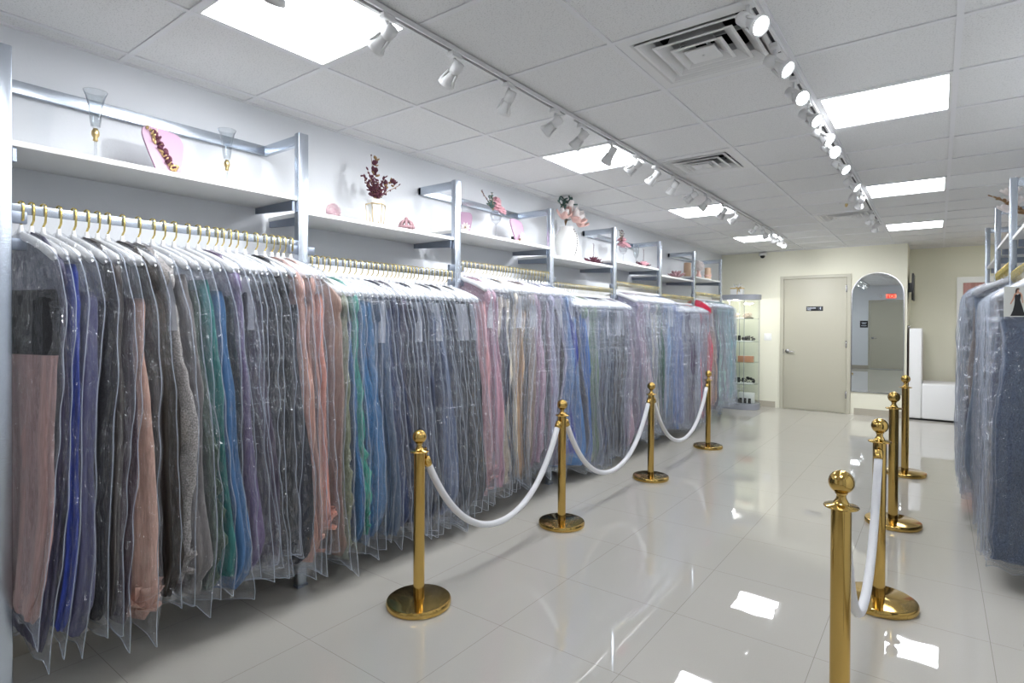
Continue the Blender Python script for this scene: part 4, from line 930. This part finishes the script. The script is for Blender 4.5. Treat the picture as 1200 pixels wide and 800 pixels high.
sprig(b, (0, 0, .11), (-.005, -.025, .30), 4, .01); sprig(b, (0, 0, .11), (.02, .14, .20), 5, .01); sprig(b, (0, 0, .12), (0, -.05, .235), 7, .016)
for c, n_ in (((0, -.005, .272), 9), ((.0, -.012, .225), 10), ((.015, .105, .205), 9), ((.01, .05, .18), 8)):
    for i in range(n_): petal(b, Vector(c)+Vector(rng.uniform(-.012, .012, 3)), rng.uniform(0, 2*PI), rng.uniform(-.5, 1.2), .022, .020, .2, 0 if i % 3 else 1)
b.build('dried_flowers', [M['petal_d'], M['twig']], t)
# knot sculpture
t = MB(); 
for k in range(4):
    a = PI*k/4; t.tube([(.038*math.cos(q)*math.cos(a), .038*math.cos(q)*math.sin(a), .042+.033*math.sin(q)) for q in np.linspace(0, 2*PI, 29)], .0075, 8)
t.tube([(.045*math.cos(q), .045*math.sin(q), .035) for q in np.linspace(0, 2*PI, 29)], .007, 8); t.ball((0, 0, .084), .012, n=10)
o = t.build('knot_ornament', M['mauve']); o.location = (-2.88, 2.648, SZ[1]); o.scale = (1.15,)*3; tag(o, 'dusty mauve woven knot ornament right of the white planter', 'ornament')
# third bay
plaque(2, -2.86, 3.21, .12, .17, 'small lilac plaque with pale flower beside the second rack frame', 'pale', -.9)
def goblet(k, x, y, lab, flowers, s_=1.0):
    t = thing('flower_goblet', lab, 'flower arrangement', (x, y, SZ[k])); t.scale = (1.5,)*3; h = .105*s_
    b = MB(); b.lathe([(.032, 0), (.032, .002), (.006, .006), (.0035, .02), (.0035, h*.8), (.006, h*.85)], n=20); b.build('stem', M['glass'], t)
    b = MB(); b.lathe([(.005, h*.85), (.026, h), (.034, h+.03), (.030, h+.055), (.028, h+.055), (.031, h+.03), (.023, h+.006), (.001, h+.004)], n=12, cap=False); o = b.build('bowl', M['glass'], t)
    b = MB(); flowers(b, h+.055); b.build('flowers', [M['petal_p'], M['twig'], M['leaf'], M['petal_d']], t); return t
def fl1(b, z):
    for c, r in (((.01, .0, z+.022), .046), ((.0, .055, z+.012), .036), ((-.01, .03, z+.065), .030)):
        o = len(b.v); rose(b, (0, 0, 0), r*1.0); b.xf(Matrix.Translation((c[0]-.01, c[1], c[2])) @ Matrix.Rotation(.6, 4, 'Y'), o)
    for i in range(5): sprig(b, (0, -.02, z), (.0+.01*i, -.07-.004*i, z+.02+.014*i), 5, .018, 2)
    sprig(b, (0, -.03, z), (0, -.125, z+.085), 9, .010, 3)
goblet(2, -2.88, 3.62, 'pink rose with greenery in a clear stemmed goblet on the third shelf', fl1)
plaque(2, -2.88, 3.95, .20, .22, 'lilac plaque with one white flower right of the rose goblet', 'pale', .1)
# magnolia vase
t = thing('flower_vase', 'white ceramic vase of large blush magnolias on the fourth shelf', 'vase', (-2.88, 4.72, SZ[3])); t.scale = (1.5, 1.5, 1.7)
b = MB(); b.lathe([(.045, 0), (.055, .01), (.072, .06), (.078, .10), (.073, .14), (.050, .175), (.042, .185), (.046, .192), (.038, .192)], n=36); b.build('vase', M['white'], t)
b = MB()
for i in range(12): z = .03+.013*i; r = np.interp(z, [0, .06, .1, .14, .175], [.05, .073, .079, .074, .051]); b.ball((r*math.cos(.0), r*math.sin(.0), z), .005, n=8)
b.build('bead_trim', M['grey_orn'], t)
b = MB()
for c, s_, tl_ in (((.045, .0, .215), 1.0, .8), ((.02, -.085, .22), .75, .3), ((.03, .095, .20), .8, .6), ((.0, .0, .27), .6, .2)):
    for i in range(8):
        o = len(b.v); petal(b, (0, 0, 0), 2*PI*i/8, .35 if i % 2 else .75, .085*s_, .060*s_, .30, 0 if i % 2 else 3); b.xf(Matrix.Translation(c) @ Matrix.Rotation(tl_, 4, 'Y'), o)
for i in range(5): a = -.6+.5*i; petal(b, (.02, 0, .23), a, 1.2, .11, .05, .1, 3)
for i in range(8): sprig(b, (-.01, 0, .2), (rng.uniform(-.03, .03), rng.uniform(-.05, .06), rng.uniform(.30, .37)), 8, .028, 2)
b.build('magnolias', [M['petal_l'], M['twig'], M['leaf'], M['petal_w']], t)
# far ornaments
def succulent(k, x, y, lab, m1, m2, r, twigs=False):
    t = thing('flower_spray', lab, 'flower arrangement', (x, y, SZ[k])); b = MB(); t.scale = (1.3,)*3
    for lay, (kk, pit, L_) in enumerate(((5, 1.2, .7), (8, .8, .9), (11, .3, 1.0))):
        for i in range(kk): petal(b, (0, 0, .012), 2*PI*i/kk+lay, pit, r*L_, r*.4, .15, 0)
    b.ball((0, 0, .02), .018, 0, 8)
    if twigs:
        for s_ in (-1, 1): sprig(b, (0, 0, .012), (0, s_*.14, .03), 10, .022, 1)
        sprig(b, (0, 0, .03), (0, 0, .17), 8, .010, 1)
    b.build('petals', [m1, m2], t)
succulent(3, -2.88, 5.26, 'burgundy leaf spray low on the shelf right of the magnolias', M['petal_d'], M['petal_d'], .07, True)
def fl2(b, z):
    for c, r in (((.01, -.03, z), .042), ((.0, .045, z-.005), .042), ((-.01, .0, z+.04), .036)): rose(b, c, r)
    for i in range(4): sprig(b, (0, -.02, z), (0, -.06+.02*i, z+.10), 5, .014, 2 if i < 2 else 3)
goblet(4, -2.88, 5.95, 'pink roses in a clear stemmed glass on the fifth shelf', fl2, .9)
b = MB(); b.lathe([(.006, 0.07), (.020, .10), (.026, .15), (.022, .19), (.021, .19), (.024, .15), (.018, .10), (.002, .075)], n=16, cap=False); b.lathe([(.028, 0), (.028, .002), (.004, .006), (.004, .072)], n=16)
o = b.build('wine_glass', M['glass']); o.location = (-2.88, 6.30, SZ[4]); o.scale = (1.4,)*3; tag(o, 'plain clear wine glass between two pink flower pieces', 'glass')
succulent(4, -2.84, 6.42, 'pink bloom with burgundy leaves lying on the fifth shelf', M['petal_p'], M['petal_d'], .06, True)
succulent(5, -2.88, 7.60, 'mauve spiky bloom standing on the sixth shelf', M['mauve'], M['petal_d'], .10)
t = thing('pillar_candle', 'pale wooden pillar candle on the last shelf, behind the rack post', 'candle', (-2.88, 8.03, SZ[6])); t.scale = (1.1, 1.1, 1.25); MB().lathe([(.045, 0), (.045, .16), (.038, .162), (.036, .150)], n=28).build('holder', M['wood'], t); MB().lathe([(.034, .12), (.034, .150)], n=20).build('wax', M['cream'], t)
t = thing('globe_flower', 'white globe flower on a small vase on the last shelf', 'flower arrangement', (-2.88, 8.50, SZ[6])); t.scale = (1.2,)*3; b = MB()
for i in range(90):
    z = 1-2*(i+.5)/90; r = math.sqrt(1-z*z); a = i*2.399; d_ = Vector((r*math.cos(a), r*math.sin(a), z)); petal(b, Vector((0, 0, .16))+d_*.045, a, math.asin(z), .028, .026, .1)
b.ball((0, 0, .16), .046, n=12); b.build('bloom', M['petal_w'], t); MB().lathe([(.03, 0), (.036, .03), (.018, .08), (.022, .11)], n=20).build('vase', M['petal_l'], t)
t = thing('sculpted_candle', 'beige sculpted candle with pale petals at the last shelf end', 'candle', (-2.88, 8.93, SZ[6])); t.scale = (1.1, 1.1, 1.4); MB().lathe([(.042, 0.0), (.046, .03), (.040, .06), (.046, .09), (.040, .12), (.044, .14), (.03, .145)], n=20).build('body', M['wood'], t)
b = MB()
for i in range(10): petal(b, (0, 0, .012), 2*PI*i/10, .6, .075, .035, .1)
b.build('petal_skirt', M['petal_l'], t)
# right shelf arrangement
t = thing('flower_vase', 'white orchids and brown leaves over the right hand rack', 'vase', (.55, 5.75, 2.084)); t.scale = (1.1,)*3
b = MB(); b.lathe([(.04, 0), (.045, .02), (.03, .12), (.035, .14)], n=20); b.build('vase', M['white'], t); b = MB()
for c in ((-.08, 0, .22), (-.10, .03, .29), (-.05, .03, .36), (-.12, -.02, .17)):
    for i in range(6): petal(b, c, 2*PI*i/6, .4, .075, .06, .2, 0)
for i in range(8): sprig(b, (0, 0, .14), (-.06-.02*i, .05*math.sin(i), .16+.02*i), 6, .028, 1)
b.build('flowers', [M['petal_w'], M['twig']], t)
# photo card hanging
t = thing('photo_card', 'photo card of a person in a long black dress, on a right hand gown bag', 'photo', (.325, 3.895, 1.462)); t.rotation_euler = (0, 0, .25)
MB().box(-.055, .055, .0, .0012, 0, .155).build('card', M['photo'], t)
def flat(pts, mat, name, dep): n = len(pts); MB().add([(x, -dep-.0006, z) for x, z in pts]+[(x, -dep, z) for x, z in pts], [tuple(range(n)), tuple(range(2*n-1, n-1, -1))]+[(i, n+i, n+(i+1) % n, (i+1) % n) for i in range(n)]).build(name, mat, t)
flat([(-.012, .118), (-.006, .119), (.0, .112), (.010, .119), (.016, .118), (.012, .085), (.020, .055), (.028, .022), (.034, .004), (-.028, .004), (-.018, .03), (-.012, .06), (-.010, .085)], M['black'], 'printed_dress', .0002)
flat([(-.013, .117), (-.018, .095), (-.030, .066), (-.026, .064), (-.014, .088), (-.010, .112), (.0, .118), (.012, .119), (.015, .105), (.020, .07), (.023, .071), (.020, .11), (.014, .124), (.006, .127), (.006, .14), (-.002, .14), (-.003, .127)], M['skin'], 'printed_skin', .0010)
flat([(-.008, .118), (-.009, .135), (-.004, .146), (.006, .147), (.010, .138), (.006, .140), (.0, .139), (-.003, .125)], M['brown'], 'printed_hair', .0018)

# ------------------------------------------------------------------ world
w = bpy.data.worlds.new('world'); sc.world = w; w.use_nodes = True
w.node_tree.nodes['Background'].inputs[0].default_value = (.8, .85, 1, 1); w.node_tree.nodes['Background'].inputs[1].default_value = .05
print('gowns', NG, 'objects', len(C.objects))
